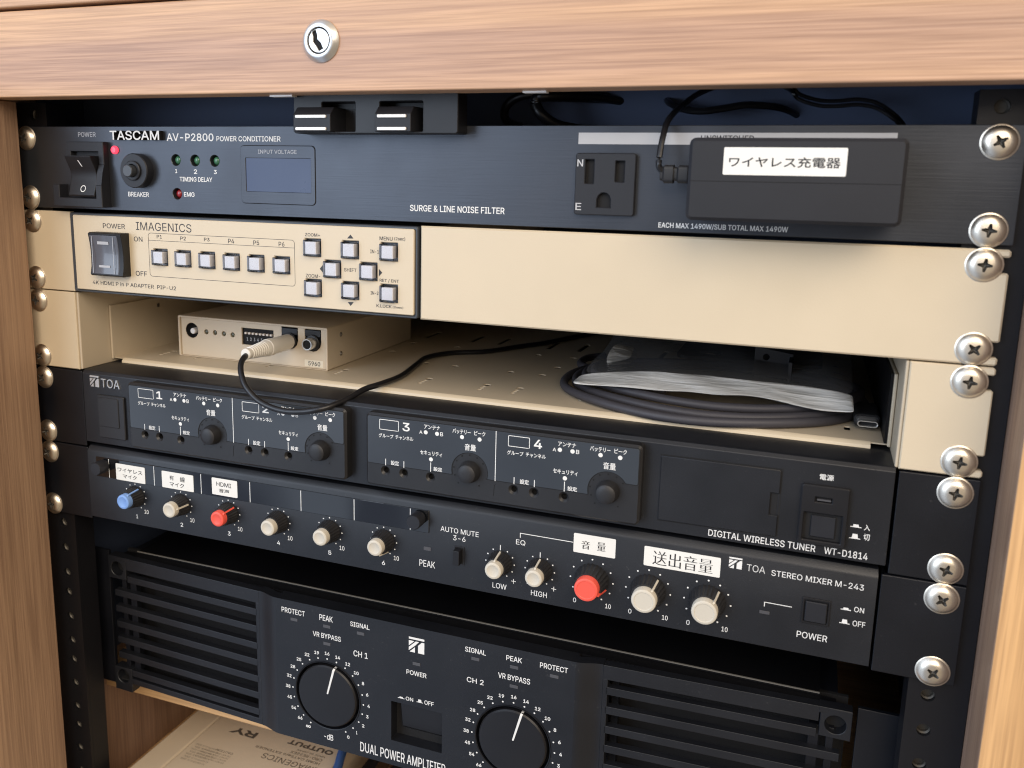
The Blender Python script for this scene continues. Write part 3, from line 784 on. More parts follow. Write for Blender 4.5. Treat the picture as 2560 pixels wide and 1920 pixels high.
# ================================================================ shelf tray
ts = thing('rack_shelf', 'open beige metal rack tray with perforated floor and rolled front edge', 'rack shelf', (2, 0, -133))
build(PL(ear_outline(-206.5, -241, -132.9, -89.3, uz(3)), [], -3, 0, 0.5), 'rack_ear', 'beige', ts)
build(PL(ear_outline(211.8, 241, -132.9, -89.3, uz(3)), [], -3, 0, 0.5), 'rack_ear', 'beige', ts)
ef = MB(); ef.box(-206.5, -205.0, -1.8, 70, -132.9, -89.3)
build(ef, 'ear_flange', 'beige_shade', ts, 0.6, 3)
ef = MB(); ef.box(210.4, 211.8, -1.8, 70, -132.9, -89.3); build(ef, 'ear_flange', 'beige_shade', ts, 0.6, 3)
hl = []
for cx in (-33.4, -15.5, 18.0, 36.2, 70.5, 89, -66.8, -110, -160, -185, 140):
    hl += [circ(cx, y, 1.3, 12) for y in (38.6, 41.9, 45.2)]+[circ(cx+.2, 50.0, 2.1, 14)]
for cx, cy in ((-33.3, 86), (-14.8, 85.5), (19.2, 85), (37.7, 85), (39.9, 108), (41.2, 138.5), (-35.4, 139), (-66.6, 108.7), (-66.9, 140.3), (91, 85), (89, 139), (19, 138), (-15, 139), (150, 85), (170, 110)): hl.append(circ(cx, cy, 2.2, 16))
for cx in (-34, -15, 19, 39, 90, -67): hl.append(rrect(cx-1.5, cx+1.5, 160, 186, 1.4, 3))
hl.append(rrect(192.4, 195.0, 38.0, 44.5, .3, 2))
build(PL([(-203.5, 22), (208.8, 22), (208.8, 330), (-203.5, 330)], hl, -130.0, -130.6, 0.0, mp=XY), 'tray_floor', 'beige_shade', ts)
tw_ = MB(); tw_.sweep_x([(20, -99.3), (20.0, -130.9), (330, -130.9), (330, -99.3)], [(-204.8, 0), (-203.5, 0)])
build(tw_, 'tray_wall', 'beige_shade', ts, 0.5, 3)
tw_ = MB(); tw_.sweep_x([(20, -99.3), (20.0, -130.9), (330, -130.9), (330, -99.3)], [(208.8, 0), (210.2, 0)])
build(tw_, 'tray_wall', 'beige_shade', ts, 0.5, 3)
build(MB().sweep_x([(22.5, -129.85), (21.0, -130.2), (20.0, -131.0), (19.7, -132.2), (20.2, -133.4), (21.4, -133.6), (21.4, -131.6)], [(-197, 0), (202.5, 0)]), 'front_lip', 'beige', ts)
build(BX(-203.4, 208.7, 330.1, 331.4, -131.4, -99.3), 'tray_wall', 'beige_shade', ts)
build(BX(207.6, 208.6, 21.5, 300, -129.8, -99.6), 'shade_sheet', 'lid_black', ts)  # added black sheet, stands in for shade on this inner tray wall
dm = MB(); dm.lathe([(1.3, -203.35), (0, -203.3)], 0, 0, 12); dm.v = [(y, 60+x, -104.2+z) for x, y, z in dm.v]
build(dm, 'rivet', 'brass_dark', ts)

# ================================================================ small extender box on the tray
sb_ = thing('extender_box', 'small beige metal box with four tiny lights and a white power plug, on the tray', 'converter box', (-123.8, 42, -130))
shell = MB(); shell.plate(rrect(-174.2, -73.3, -129.9, -105.8, .9), [rrect(-172.9, -74.6, -129.9+.4, -107.0, .3)], 42, 150, 0.25)
sh = build(shell, 'case', 'beige_box', sb_)
jk = [(-103.3, -107.3), (-103.3, -114.6), (-102.6, -117.2), (-100.4, -119.2), (-98.1, -119.8), (-95.8, -119.2), (-93.6, -117.2), (-92.9, -114.6), (-92.9, -107.3)]
jk2 = [(x+14.95, z-.15) for x, z in jk]
lh = [(-155.0, -114.5), (-148.9, -114.5), (-142.7, -114.65), (-136.6, -114.8)]
build(PL(rrect(-172.8, -74.7, -129.4, -107.1, 0), [circ(-165.2, -114.4, 4.5, 32), rrect(-130.3, -108.9, -119.8, -110.0, 0), jk, jk2]+[circ(x, z, 1.45, 16) for x, z in lh], 43.2, 44.4, 0.12), 'front_panel', 'beige_box', sb_)
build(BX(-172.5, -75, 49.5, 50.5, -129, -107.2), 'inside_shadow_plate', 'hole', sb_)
pb = build(LA([(4.45, 43.6), (4.2, 45.5), (3.0, 47.5), (2.0, 48)], -165.2, -114.4, 32), 'push_button', 'rubber', sb_)
build(LA([(1.75, 48), (1.75, 42.6), (1.4, 42.2), (0, 42.2)], -164.0, -114.6, 24), 'button_cap', 'white_cap', pb)
for x, z in lh: build(LA([(1.4, 45), (1.3, 44.0), (.8, 43.4), (0, 43.2)], x, z, 16), 'indicator_lamp', 'olive_led', sb_)
ds = build(BX(-130.2, -109, 44.6, 47, -119.7, -110.1), 'dip_switch', 'hole', sb_)
for k in range(8):
    x = -128.4+k*2.42
    build(BX(x, x+1.2, 43.3, 44.6, -113.6, -112.5), 'dip_lever', 'dip_white', ds)
tp = MB()
for k in range(8): tp.text(str(k+1), -127.9+k*2.42, -117.6, -127.0+k*2.42, -115.6, 44.5, 'sans', .05)
build(tp, 'printed_lettering', 'grey_print', ds, recalc=False, smooth=0)
for cx in (-98.1, -83.15):
    j = MB(); j.box(cx-5.1, cx+5.1, 44.6, 49.4, -119.6, -107.5)
    j.lathe([(4.6, 44.7), (4.6, 41.9), (4.1, 41.6), (3.3, 41.6), (3.3, 43.5)], cx, -114.9, 32)
    j.sweep_x([(44.6, -107.6), (43.0, -108.0), (43.0, -111.4), (44.6, -111.6)], [(cx-4.9, 0), (cx+4.9, 0)])
    jo = build(j, 'power_jack', 'black_plastic', sb_)
    if cx > -90:
        build(LA([(3.25, 43), (3.25, 36.9), (3.05, 36.6), (2.55, 36.6), (2.5, 43)], cx, -114.9, 32), 'barrel_contact', 'satin_chrome', jo)
        build(LA([(2.5, 37.4), (0, 37.4)], cx, -114.9, 24), 'socket_hole', 'hole', jo)
s5 = build(PL(rrect(-88.6, -76.8, -128.6, -124.8, .3), [], 43.05, 43.18), 'number_sticker', 'cream_sticker', sb_)
tp = MB().text('5960', -86.2, -128.0, -78.6, -125.5, 43.0, 'sans', .04); build(tp, 'printed_lettering', 'ink', s5, recalc=False, smooth=0)
for z in (-111.5, -122.5):
    q = MB(); q.lathe([(1.4, 0.0), (1.1, -.35), (.5, -.35), (.4, -.1), (0, -.1)], 0, 0, 16); q.v = [(-73.3-y, 57+x, z+w) for x, y, w in q.v]
    build(q, 'case_screw', 'brass_dark', sb_)

# ================================================================ power lead with white plug
pl = thing('power_lead', 'thin black lead with a ribbed white plug, pushed into the small beige box', 'power lead', (-98, 20, -128))
cx, cz = -98.1, -115.2
pr = [(4.2, 41.5), (4.4, 40.5), (4.5, 24.5), (4.75, 24.2), (4.75, 20.6), (4.4, 20.2), (4.3, 18.2)]
for k in range(8):
    y = 17.8-k*1.7; r = 4.15-k*0.13
    pr += [(r, y), (r, y-.9), (r-.38, y-1.1), (r-.38, y-1.55)]
pr += [(2.95, 3.6), (2.95, 1.6), (2.6, 1.2), (0, 1.2)]
build(LA(pr, cx, cz, 36), 'plug', 'white_plug', pl)
cp = [(-98.0, 6, -115.6), (-97.6, 0, -116.2), (-95.8, -6, -119.0), (-91.9, -11, -123.6), (-86.6, -14, -129.0), (-78.4, -15.2, -134.5), (-67, -15.4, -137.5), (-55.5, -14.5, -137.3), (-43.9, -12, -134.8), (-37.5, -2, -132.2), (-33.3, 10, -129.0), (-29, 20.5, -127.9), (-28.5, 43, -128.3), (-33.7, 73.6, -128.4), (-36.4, 95, -128.4), (-28.9, 113, -128.4), (-11, 127.4, -128.4), (2.1, 151.8, -128.4), (13, 170, -128.4), (26, 203, -128.4), (40, 240, -128.4)]
build(MB().tube(cp, 1.5, 14, 8), 'cord', 'cord', pl)

# ================================================================ coiled cable with a small metal-tipped plug
cc = thing('coiled_cable', 'dark grey cable coiled on the tray, its small metal-tipped plug pointing out', 'cable', (130, 70, -130))
pts = []
def loop(cxx, cyy, rx, ry, z0, ph0, ph1, nseg, tilt=0.0):
    return [(cxx+rx*math.cos(math.radians(ph0+(ph1-ph0)*k/nseg)), cyy+ry*math.sin(math.radians(ph0+(ph1-ph0)*k/nseg))+tilt*(math.cos(math.radians(ph0+(ph1-ph0)*k/nseg))), z0+1.2*math.sin(k*1.3)*0.4) for k in range(nseg+1)]
pts += loop(127, 78, 73, 60.5, -127.7, 60, 338, 18)
pts += loop(129.5, 80, 70, 54.5, -126.6, -22, 338, 22)
pts += loop(132, 82, 68, 48, -124.2, -22, 338, 22)
pts += loop(134, 84, 66, 40, -122.6, -22, 250, 16)
build(MB().tube(pts, 2.15, 14, 5), 'cord', 'coil', cc)
build(MB().tube([(60.3, 140, -127.0), (52, 128, -127.2), (54, 108, -127.2), (70, 96, -127.4), (92, 92, -127.3)], 2.1, 12), 'cord', 'coil', cc)
build(MB().tube([(150, 120, -122), (185, 108, -124), (199, 90, -126), (203.3, 66, -126.3)], 2.1, 12), 'cord', 'coil', cc)
pg = build(PL(rrect(196.2, 207.2, -129.2, -123.4, 2.2), [], 43, 68, 0.8), 'plug_body', 'rubber', cc)
usb = MB(); usb.plate(rrect(197.5, 205.9, -127.7, -124.9, 1.35), [rrect(197.9, 205.5, -127.3, -125.3, 1.0)], 37.5, 43.2, 0.05)
build(usb, 'plug_tip', 'satin_chrome', pg)
build(PL(rrect(197.9, 205.5, -127.3, -125.3, 1.0), [], 39.5, 42), 'plug_opening', 'hole', pg)

# ================================================================ clear bag of brackets
bagt = thing('plastic_bag', 'clear plastic bag with a milky wavy zip edge, lying on the coiled cable', 'plastic bag', (130, 90, -120))
lo = [(67, -121.6), (81, -121.4), (97, -119.6), (111, -120.6), (124, -119.6), (133, -119.4), (141, -119.4), (150, -118.3), (159, -118.8), (171.4, -121.0), (182, -121.8), (192, -122.0), (195.6, -121.2)]
hi = [(69.6, -118.4), (80, -116.0), (96, -114.3), (108, -113.2), (118, -113.0), (127, -113.0), (141.5, -113.1), (149, -113.2), (157, -113.3), (171, -113.6), (184.5, -114.0), (191, -114.8), (195, -116.0)]
zb = MB(); rows = []
for k in range(5):
    t = k/4; rows.append([(a[0]+(b[0]-a[0])*t, 37+9*t+1.2*math.sin(i*1.9+k), a[1]+(b[1]-a[1])*t+.5*math.sin(i*2.3+k*1.4)*(1-t)) for i, (a, b) in enumerate(zip(lo, hi))])
def grid(mb, rows, thick=0):
    n = len(rows[0]); v = [p for r in rows for p in r]
    mb.add(v, [(i*n+j, i*n+j+1, (i+1)*n+j+1, (i+1)*n+j) for i in range(len(rows)-1) for j in range(n-1)])
grid(zb, rows)
zs_ = build(zb, 'zip_strip', 'bag_zip', bagt, recalc=False, smooth=60)
for o_, th in ((zs_, 0.5),):
    ms = o_.modifiers.new('sub', 'SUBSURF'); ms.levels = 2; ms.render_levels = 2
    md = o_.modifiers.new('solid', 'SOLIDIFY'); md.thickness = th*MM
film = MB(); rows = [rows[-1]]
for k in range(1, 7):
    t = k/6
    rows.append([(x+(130-x)*0.05*t+1.5*math.sin(i+k), y+t*120, min(-101.5, z+9*math.sin(min(1, t*1.4)*1.6)+1.4*math.sin(i*1.7+k*2.1))) for i, (x, y, z) in enumerate(rows[0])])
grid(film, rows)
fo = build(film, 'bag_film', 'bag_film', bagt, recalc=False, smooth=60)
ms = fo.modifiers.new('sub', 'SUBSURF'); ms.levels = 2; ms.render_levels = 2
flap = MB(); grid(flap, [[(78.5, 58, -116.2), (86, 60, -114.5), (94, 62, -113.0)], [(78.3, 66, -110), (84, 70, -110.6), (92, 74, -111.6)], [(80, 76, -106.5), (85, 80, -108.5), (90, 84, -110)]])
fl = build(flap, 'bag_flap', 'bag_zip', bagt, recalc=False, smooth=60)
ms = fl.modifiers.new('sub', 'SUBSURF'); ms.levels = 2; ms.render_levels = 2
bk = thing('metal_bracket', 'black angled metal bracket showing through the clear bag', 'bracket', (160, 75, -116))
b_ = MB(); b_.plate([(150, -117), (168, -117), (168, -104.5), (150, -102.0)], [circ(155.5, -107, 1.6, 14)], 74, 75.5, .1); b_.box(166.4, 168, 60, 74, -117, -106)
build(b_, 'bracket_plate', 'black_ear', bk, 0.2)
tag(build(MB().plate(rrect(108, 182, 98, 142, 6), [circ(125, 112, 6, 24), circ(160, 122, 5, 20)], -114, -116, .3, mp=XY), 'mounting_plate', 'black_ear'), 'flat black metal plate with round openings, inside the clear bag', 'metal plate')
# ================================================================ wireless tuner
tu = thing('wireless_tuner', 'black rack unit with two raised two-channel receiver modules below the beige tray', 'wireless tuner', (4, 0, -176))
prof = [(-4, -173.9), (-4, -134.2), (-2.6, -132.6), (-0.5, -132.3), (300, -132.3), (300, -173.9)]
build(MB().sweep_x(prof, [(-203.4, 0), (211.0, 0)]), 'body', 'black_paint', tu, 0.3)
def toa_ear(x0, x1, z0, z1, par, inner):
    m = MB(); m.box(x0, x1, -3, -.1, z0, z1); xi = x1 if inner == 1 else x0
    m.box(xi-1.6 if inner == 1 else xi, xi if inner == 1 else xi+1.6, -2.9, 60, z0, z1)
    build(m, 'rack_ear', 'black_ear', par, 0.5, 3)
toa_ear(-241, -204.6, -177.3, -133.7, tu, 1); toa_ear(212.2, 241, -177.3, -133.7, tu, -1)
em = MB(); mark(em, -197.6, -141.2, -191.3, -134.9, -4.7, .8); em.text('TOA', -189.8, -140.9, -177.0, -136.0, -4.7, 'sans', -0.05, thick=.8)
build(em, 'brand_emblem', 'satin_chrome', tu, smooth=0)
rp = build(PL(rrect(-192.6, -174.0, -169.8, -145.2, .8), [], -5.4, -3.9, .4), 'blanking_cap', 'rubber', tu)
build(PL(rrect(-191.6, -177.6, -163.2, -146.4, .5), [], -5.9, -5.3, .3), 'cap_inset', 'rubber', rp)
cv = PL([(119.6, -168.5), (168.4, -168.1), (168.4, -159.0), (165.0, -159.0), (165.0, -149.3), (168.4, -149.3), (168.4, -139.8), (167.7, -139.1), (119.6, -139.3), (119.0, -140.0), (119.0, -168.0)], [], -4.9, -3.9, .3)
cvo = build(cv, 'cover_plate', 'black_paint', tu)
gm = MB(); gm.line([(119, -168.9), (168.7, -168.4), (168.7, -138.9), (118.8, -139.0)], .6, -4.08); gm.flat([(165, -159), (167.6, -159), (167.6, -149.3), (165, -149.3)], -4.07)
build(gm, 'cover_seam', 'hole', cvo, recalc=False, smooth=0)
sw = build(PL(rrect(176.8, 195.2, -168.8, -143.2, 1.0), [rrect(178.6, 193.2, -166.8, -155.0, .3), rrect(182.4, 188.7, -150.1, -148.1, .1)], -6.2, -3.95, .45), 'power_switch', 'black_plastic', tu)
build(PL(rrect(181.4, 190.9, -165.6, -156.4, .4), [], -4.9, -4.0, .3), 'switch_button', 'grey_plastic', sw)
gm = MB(); gm.flat(rrect(178.6, 193.2, -166.8, -155.0, .3), -4.04); build(gm, 'switch_recess', 'hole', sw, recalc=False, smooth=0)
build(BX(183.0, 188.3, -5.6, -4.0, -149.6, -148.9), 'indicator_lamp', 'grey_led', sw)
tp = MB(); letters(tp, 'tuner', -4.08, .05, {'TOA': 99}) if 0 else None
for t, a, b, c, d in T['tuner']:
    if t != 'TOA': tp.text(t, a, b, c, d, -4.08, 'sans', .03)
icon(tp, 196.5, 200.7, -159.3, 1.3, -4.08); icon(tp, 196.5, 200.7, -164.2, 2.1, -4.08)
build(tp, 'printed_lettering', 'white_print', tu, recalc=False, smooth=0)
CH = T['chan']; RX = -14.4
def channel(par, rx, dx, num):
    # rx: left edge of the little channel window; dx: centre of the volume dial
    o = rx-RX; tp = MB(); y = -10.32
    tp.line(rrect(rx+.1, rx+10.1, -142.1, -137.2, .4, 3), .3, y, True)
    for t, a, b, c, d in CH: tp.text(num if t == '3' else t, a+o, b, c+o, d, y, 'sans', .13 if t == '3' else .035)
    for x, z in ((9.9, -140.8), (15.7, -140.8), (28.3, -140.8), (37.0, -140.9), (12.7, -153.7)): tp.flat(circ(x+o, z, 1.0, 18), y)
    for x, za, zb_ in ((12.6, -159.7, -155.4), (-11.1, -159.7, -156.7), (-1.4, -159.7, -156.7)): tp.line([(x+o, za), (x+o, zb_)], .36, y)
    build(tp, 'printed_lettering', 'white_print', par, recalc=False, smooth=0)
    tk = MB()
    for x, z in ((28.4, -150), (32.2, -149.1), (35.9, -150), (38.8, -152.4), (25.7, -152.6), (24.3, -155.9), (24.9, -159.7), (26.7, -163.3), (37.1, -163.3)):
        q = x-32.3+dx; tk.flat(circ(q, z, .42, 10), -10.14)
    build(tk, 'dial_ticks', 'hole', par, recalc=False, smooth=0)
    kn = build(LA([(5.3, -9.9), (5.2, -11.2), (4.65, -13.6), (4.3, -14.7), (3.6, -15.2), (2.0, -15.5), (0, -15.6)], dx, -157.0, 44), 'volume_knob', 'rubber', par)
    t = math.radians(225); build(BX(dx+4.6*math.cos(t)-.25, dx+4.6*math.cos(t)+.25, -13.5, -10, -157+5.3*math.sin(t)-.5, -157+5.3*math.sin(t)+.5), 'knob_pointer', 'rubber', kn)
def module(x0, x1, rxs, dxs, nums):
    holes = []
    for rx in rxs:
        for hx in (-11.4, -1.6, 12.4): holes.append(circ(hx+rx-RX, -162.7, 1.4, 18))
    mo = build(PL(rrect(x0, x1, -171.0, -134.6, 2.2), holes, -10.0, -3.9, 1.0), 'receiver_module', 'module_plastic', tu)
    build(BX(x0+3, x1-3, -6.5, -6.2, -168, -158), 'hole_backing', 'hole', mo)
    d1, d2 = dxs; R = 9.1
    p = [(x0+1.6, -159.5), (x0+1.2, -159.1), (x0+1.2, -136.5), (x0+1.7, -136.0), (x1-1.9, -136.0), (x1-1.3, -136.6), (x1-1.3, -151.8), (x1-1.8, -152.3)]
    p += [(d2+R*math.cos(math.radians(a)), -157+R*math.sin(math.radians(a))) for a in range(32, 198, 8)]+[(d2-R+.1, -159.5)]
    p += [(d1+R+.2, -159.5)]+[(d1+R*math.cos(math.radians(a)), -157+R*math.sin(math.radians(a))) for a in range(-16, 198, 8)]+[(d1-R+.1, -159.5)]
    pn = build(PL(p, [], -10.26, -9.9, .06), 'front_glass', 'smoke', mo)
    gm = MB(); gm.line(offs(ccw(p), .14), .42, -10.08, True); build(gm, 'glass_seam', 'hole', mo, recalc=False, smooth=0)
    gm = MB(); xm = (rxs[1]-RX)-20.3+.0
    gm.line([(xm+.1, -161.4), (xm-.4, -162.0), (xm-.7, -167.0)], .3, -10.05); build(gm, 'split_line', 'hole', mo, recalc=False, smooth=0)
    tp = MB(); tp.line([(xm, -159.6), (xm, -136.0)], .34, -10.31); build(tp, 'divider_line', 'white_print', mo, recalc=False, smooth=0)
    for rx, dx, n in zip(rxs, dxs, nums): channel(mo, rx, dx, n)
module(-166.7, -32.8, (-159.2, -92.8), (-111.8, -47.1), '12')
module(-22.0, 111.8, (-14.4, 50.9), (32.3, 97.5), '34')

# ================================================================ mixer
mx = thing('stereo_mixer', 'black rack mixer with coloured knobs, white stickers and a glossy name strip', 'audio mixer', (3, 0, -220))
prof = [(-4, -218.9), (-4, -179.9), (-3.4, -178.6), (-1.6, -176.7), (0.4, -176.4), (290, -176.4), (290, -218.9)]
build(MB().sweep_x(prof, [(-203.6, 0), (209.0, 0)]), 'body', 'black_paint', mx, 0.25)
toa_ear(-241, -204.2, -220.9, -178.0, mx, 1); toa_ear(210.0, 241, -220.9, -178.0, mx, -1)
ns = build(PL(rrect(-197.2, 9.4, -193.6, -182.0, .5), [], -4.5, -3.9, .2), 'name_strip', 'gloss_black', mx)
for x in (-187.95, -156.4, -125.0, -93.75, -62.65, -31.7, -0.6): build(MB().line([(x, -193.3), (x, -182.5)], .38, -4.56), 'divider_line', 'white_print', ns, recalc=False, smooth=0)
for x, z in ((-190.8, -186.5), (4.3, -186.2)):
    build(LA([(3.2, -4.4), (3.2, -5.2), (3.7, -5.4), (3.75, -11.2), (3.4, -11.8), (0, -11.9)], x, z, 48, flute=.12, nf=24), 'thumb_screw', 'grey_plastic', mx)
stk = [((-182.9, -193.5, -162.6, -184.0), (0, 2)), ((-151.0, -193.35, -129.9, -183.9), (2, 5)), ((-117.8, -192.4, -101.6, -183.0), (5, 7)), ((81.7, -190.4, 101.1, -181.2), (7, 9)), ((114.0, -191.0, 147.0, -181.9), (9, 10))]
for (a, b, c, d), (i, j) in stk:
    y = -4.56 if c < 0 else -4.02
    s_ = build(PL(rrect(a, c, b, d, .5), [], y-.14, y, 0), 'label_sticker', 'sticker', mx)
    tp = MB()
    for t, q, r, s2, u in T['sticker'][i:j]:
        if len(t) == 4 and t[0] == '送':
            for k in range(4): tp.text(t, q+.10*k, r, s2-.3+.10*k, u, y-.19-.003*k, 'sans', -0.11)
        elif t in '音量' and j == 9:
            for k in range(4): tp.text(t, q+.09*k, r, s2-.27+.09*k, u, y-.19-.003*k, 'sans', -0.05)
        else: tp.text(t, q, r, s2, u, y-.19, 'sans', .035)
    build(tp, 'printed_lettering', 'ink', s_, recalc=False, smooth=0)
def knob(x, z, big, capm, ang, clabel=None):
    if big:
        k = build(LA([(8.1, -4.0), (8.05, -5.0), (7.7, -5.6), (6.75, -10.9), (6.5, -11.6), (5.0, -11.6)], x, z, 120, flute=.42, nf=24), 'knob', 'rubber', mx, label=clabel)
        rc, y0, y1, rb, tip = 5.55, -9.8, -15.3, 7.7, -5.6
    else:
        k = build(LA([(6.15, -4.0), (6.1, -4.8), (5.75, -5.3), (5.1, -10.4), (4.95, -11.0), (3.6, -11.0)], x, z, 120, flute=.32, nf=24), 'knob', 'rubber', mx, label=clabel)
        rc, y0, y1, rb, tip = 4.2, -9.6, -14.3, 5.9, -5.4
    cp = LA([(rc, y0), (rc, y1+.9), (rc-.25, y1+.3), (rc-.8, y1), (rc-1.35, y1), (rc-1.6, y1+.18), (0, y1+.22)], x, z, 48)
    t = math.radians(ang); u = (math.cos(t), math.sin(t)); n_ = (-u[1]*.42, u[0]*.42)
    pr = [(rc-.4, y1+.9), (rc+.75, y1+1.6), (rb+.35, tip), (rb-.6, tip+.1), (rc-.4, y0)]
    v = []
    for sgn in (1, -1): v += [(x+r*u[0]+sgn*n_[0], y, z+r*u[1]+sgn*n_[1]) for r, y in pr]
    cp.add(v, [(0, 1, 2, 3, 4), (9, 8, 7, 6, 5)]+[(i, i+5, (i+1) % 5+5, (i+1) % 5) for i in range(5)])
    build(cp, 'knob_cap', capm, k)
tp = MB(); y = -4.08
KN = [(-170.5, -202.0, 0, 'cap_blue', 57, 'knob with a light blue cap'), (-139.3, -201.9, 0, 'cap_cream', 12, None), (-108.1, -201.85, 0, 'cap_red', 43, 'small knob with a coral red cap'), (-77.0, -201.7, 0, 'cap_cream', 238, None), (-46.2, -201.8, 0, 'cap_cream', 240, None), (-15.4, -201.8, 0, 'cap_cream', -60, None),
      (46.3, -202.3, 0, 'cap_cream', 86, None), (66.0, -202.5, 0, 'cap_cream', 86, None), (90.8, -202.7, 1, 'cap_red', -24, 'large knob with a coral red cap'), (116.6, -203.0, 1, 'cap_cream', 56, None), (142.5, -203.1, 1, 'cap_cream', 52, None)]
for i, (x, z, big, m_, a, l_) in enumerate(KN):
    knob(x, z, big, m_, a, l_)
    R = 9.95 if big else 7.15
    eq = i in (6, 7)
    for k in range(11):
        t = math.radians(240-30*k)
        if eq and k == 5: tp.line([(x, z+R+1.6), (x, z+R-.7)], .4, y); continue
        if eq and k == 0: tp.line([(x+R*math.cos(t)-2.4, z+R*math.sin(t)-1.6), (x+R*math.cos(t)-.4, z+R*math.sin(t)-1.6)], .35, y); continue
        tp.flat(circ(x+R*math.cos(t), z+R*math.sin(t), .40 if big else .36, 12), y)
    if i < 6:
        tp.text('10', x+5.65, z-9.3, x+8.5, z-6.9, y, 'sans', .03); tp.text(str(i+1), x-1.0 if i else x-.3, z-13.0, x+.8, z-10.7, y, 'sans', .04)
    if big:
        tp.text('0', x-8.3, z-12.5, x-6.8, z-10.2, y, 'sans', .03); tp.text('10', x+6.9, z-12.5, x+9.5, z-10.2, y, 'sans', .03)
for t, a, b, c, d in T['mixer']:
    if t not in ('10', '4', '0', 'TOA'): tp.text(t, a, b, c, d, y, 'sans', .015)
    if t == 'TOA': tp.text(t, a, b, c, d, y, 'sans', -.04)
for x, z in ((53.3, -210.5), (73.1, -210.6)): tp.line([(x-1.05, z), (x+1.05, z)], .32, y); tp.line([(x, z-1.05), (x, z+1.05)], .32, y-.004)
tp.line([(56.0, -187.9), (56.0, -185.8), (81.4, -185.9)], .34, y); tp.line([(166.2, -200.3), (166.2, -198.5), (177.1, -198.6)], .34, y)
icon(tp, 196.1, 200.1, -195.7, 1.1, y); icon(tp, 196.1, 200.1, -201.8, 1.9, y); mark(tp, 150.4, -185.6, 155.8, -180.6, y)
build(tp, 'printed_lettering', 'white_print', mx, recalc=False, smooth=0)
build(PL(rrect(6.6, 10.4, -202.8, -201.0, .2), [], -4.3, -3.9, .1), 'indicator_lamp', 'grey_led', mx)
build(PL(rrect(164.4, 168.6, -203.9, -202.5, .2), [], -4.3, -3.9, .1), 'indicator_lamp', 'grey_led', mx)
ss = build(PL(rrect(22.7, 28.1, -207.0, -197.6, .2), [rrect(23.4, 27.4, -206.4, -198.2, .1)], -4.35, -3.9, .1), 'slide_switch', 'grey_plastic', mx)
gm = MB(); gm.flat(rrect(23.4, 27.4, -206.4, -198.2, .1), -4.05); build(gm, 'switch_slot', 'hole', ss, recalc=False, smooth=0)
build(BX(23.6, 26.9, -8.3, -4.1, -205.9, -198.6), 'switch_lever', 'black_plastic', ss, .25)
pb = build(PL(rrect(181.1, 192.2, -204.4, -192.9, .3), [rrect(182.0, 191.3, -203.5, -193.8, .2)], -4.7, -3.9, .15), 'power_button', 'black_plastic', mx)
gm = MB(); gm.flat(rrect(182.0, 191.3, -203.5, -193.8, .2), -4.05); build(gm, 'button_gap', 'hole', pb, recalc=False, smooth=0)
build(PL(rrect(182.5, 190.9, -203.1, -194.2, .4), [], -5.5, -4.1, .3), 'button_cap', 'grey_plastic', pb)

# ================================================================ power amplifier
am = thing('power_amplifier', 'wide black amplifier with slatted vents and two large round dials, lowest of the stack', 'power amplifier', (-4.4, 12, -344.5))
XC = -4.4
def ycurve(x):
    d = abs(x-XC)
    if d >= 99: return 14.2+4.8*((d-99)/112.0)
    t = max(0, min(1, (99-d)/13.5)); t = t*t*(3-2*t); return 14.2-3.2*t
def curved(mb, x0, x1, z0, z1, depth, n=10, off=0.0):
    mb.sweep_x([(off, z0), (off, z1), (off+depth, z1), (off+depth, z0)], [(x0+(x1-x0)*k/n, ycurve(x0+(x1-x0)*k/n)) for k in range(n+1)])
d1, d2, zd = (-57.7, -306.4), (50.35, -306.1), 0
ctr = PL(rrect(XC-86, XC+86, -338.2, -254.2, .1), [circ(d1[0], d1[1], 19.9, 56), circ(d2[0], d2[1], 19.9, 56), rrect(-18.6, 11.2, -323.2, -299.8, .3)], 11.0, 20, 0)
fr = build(ctr, 'front_panel', 'black_paint', am)
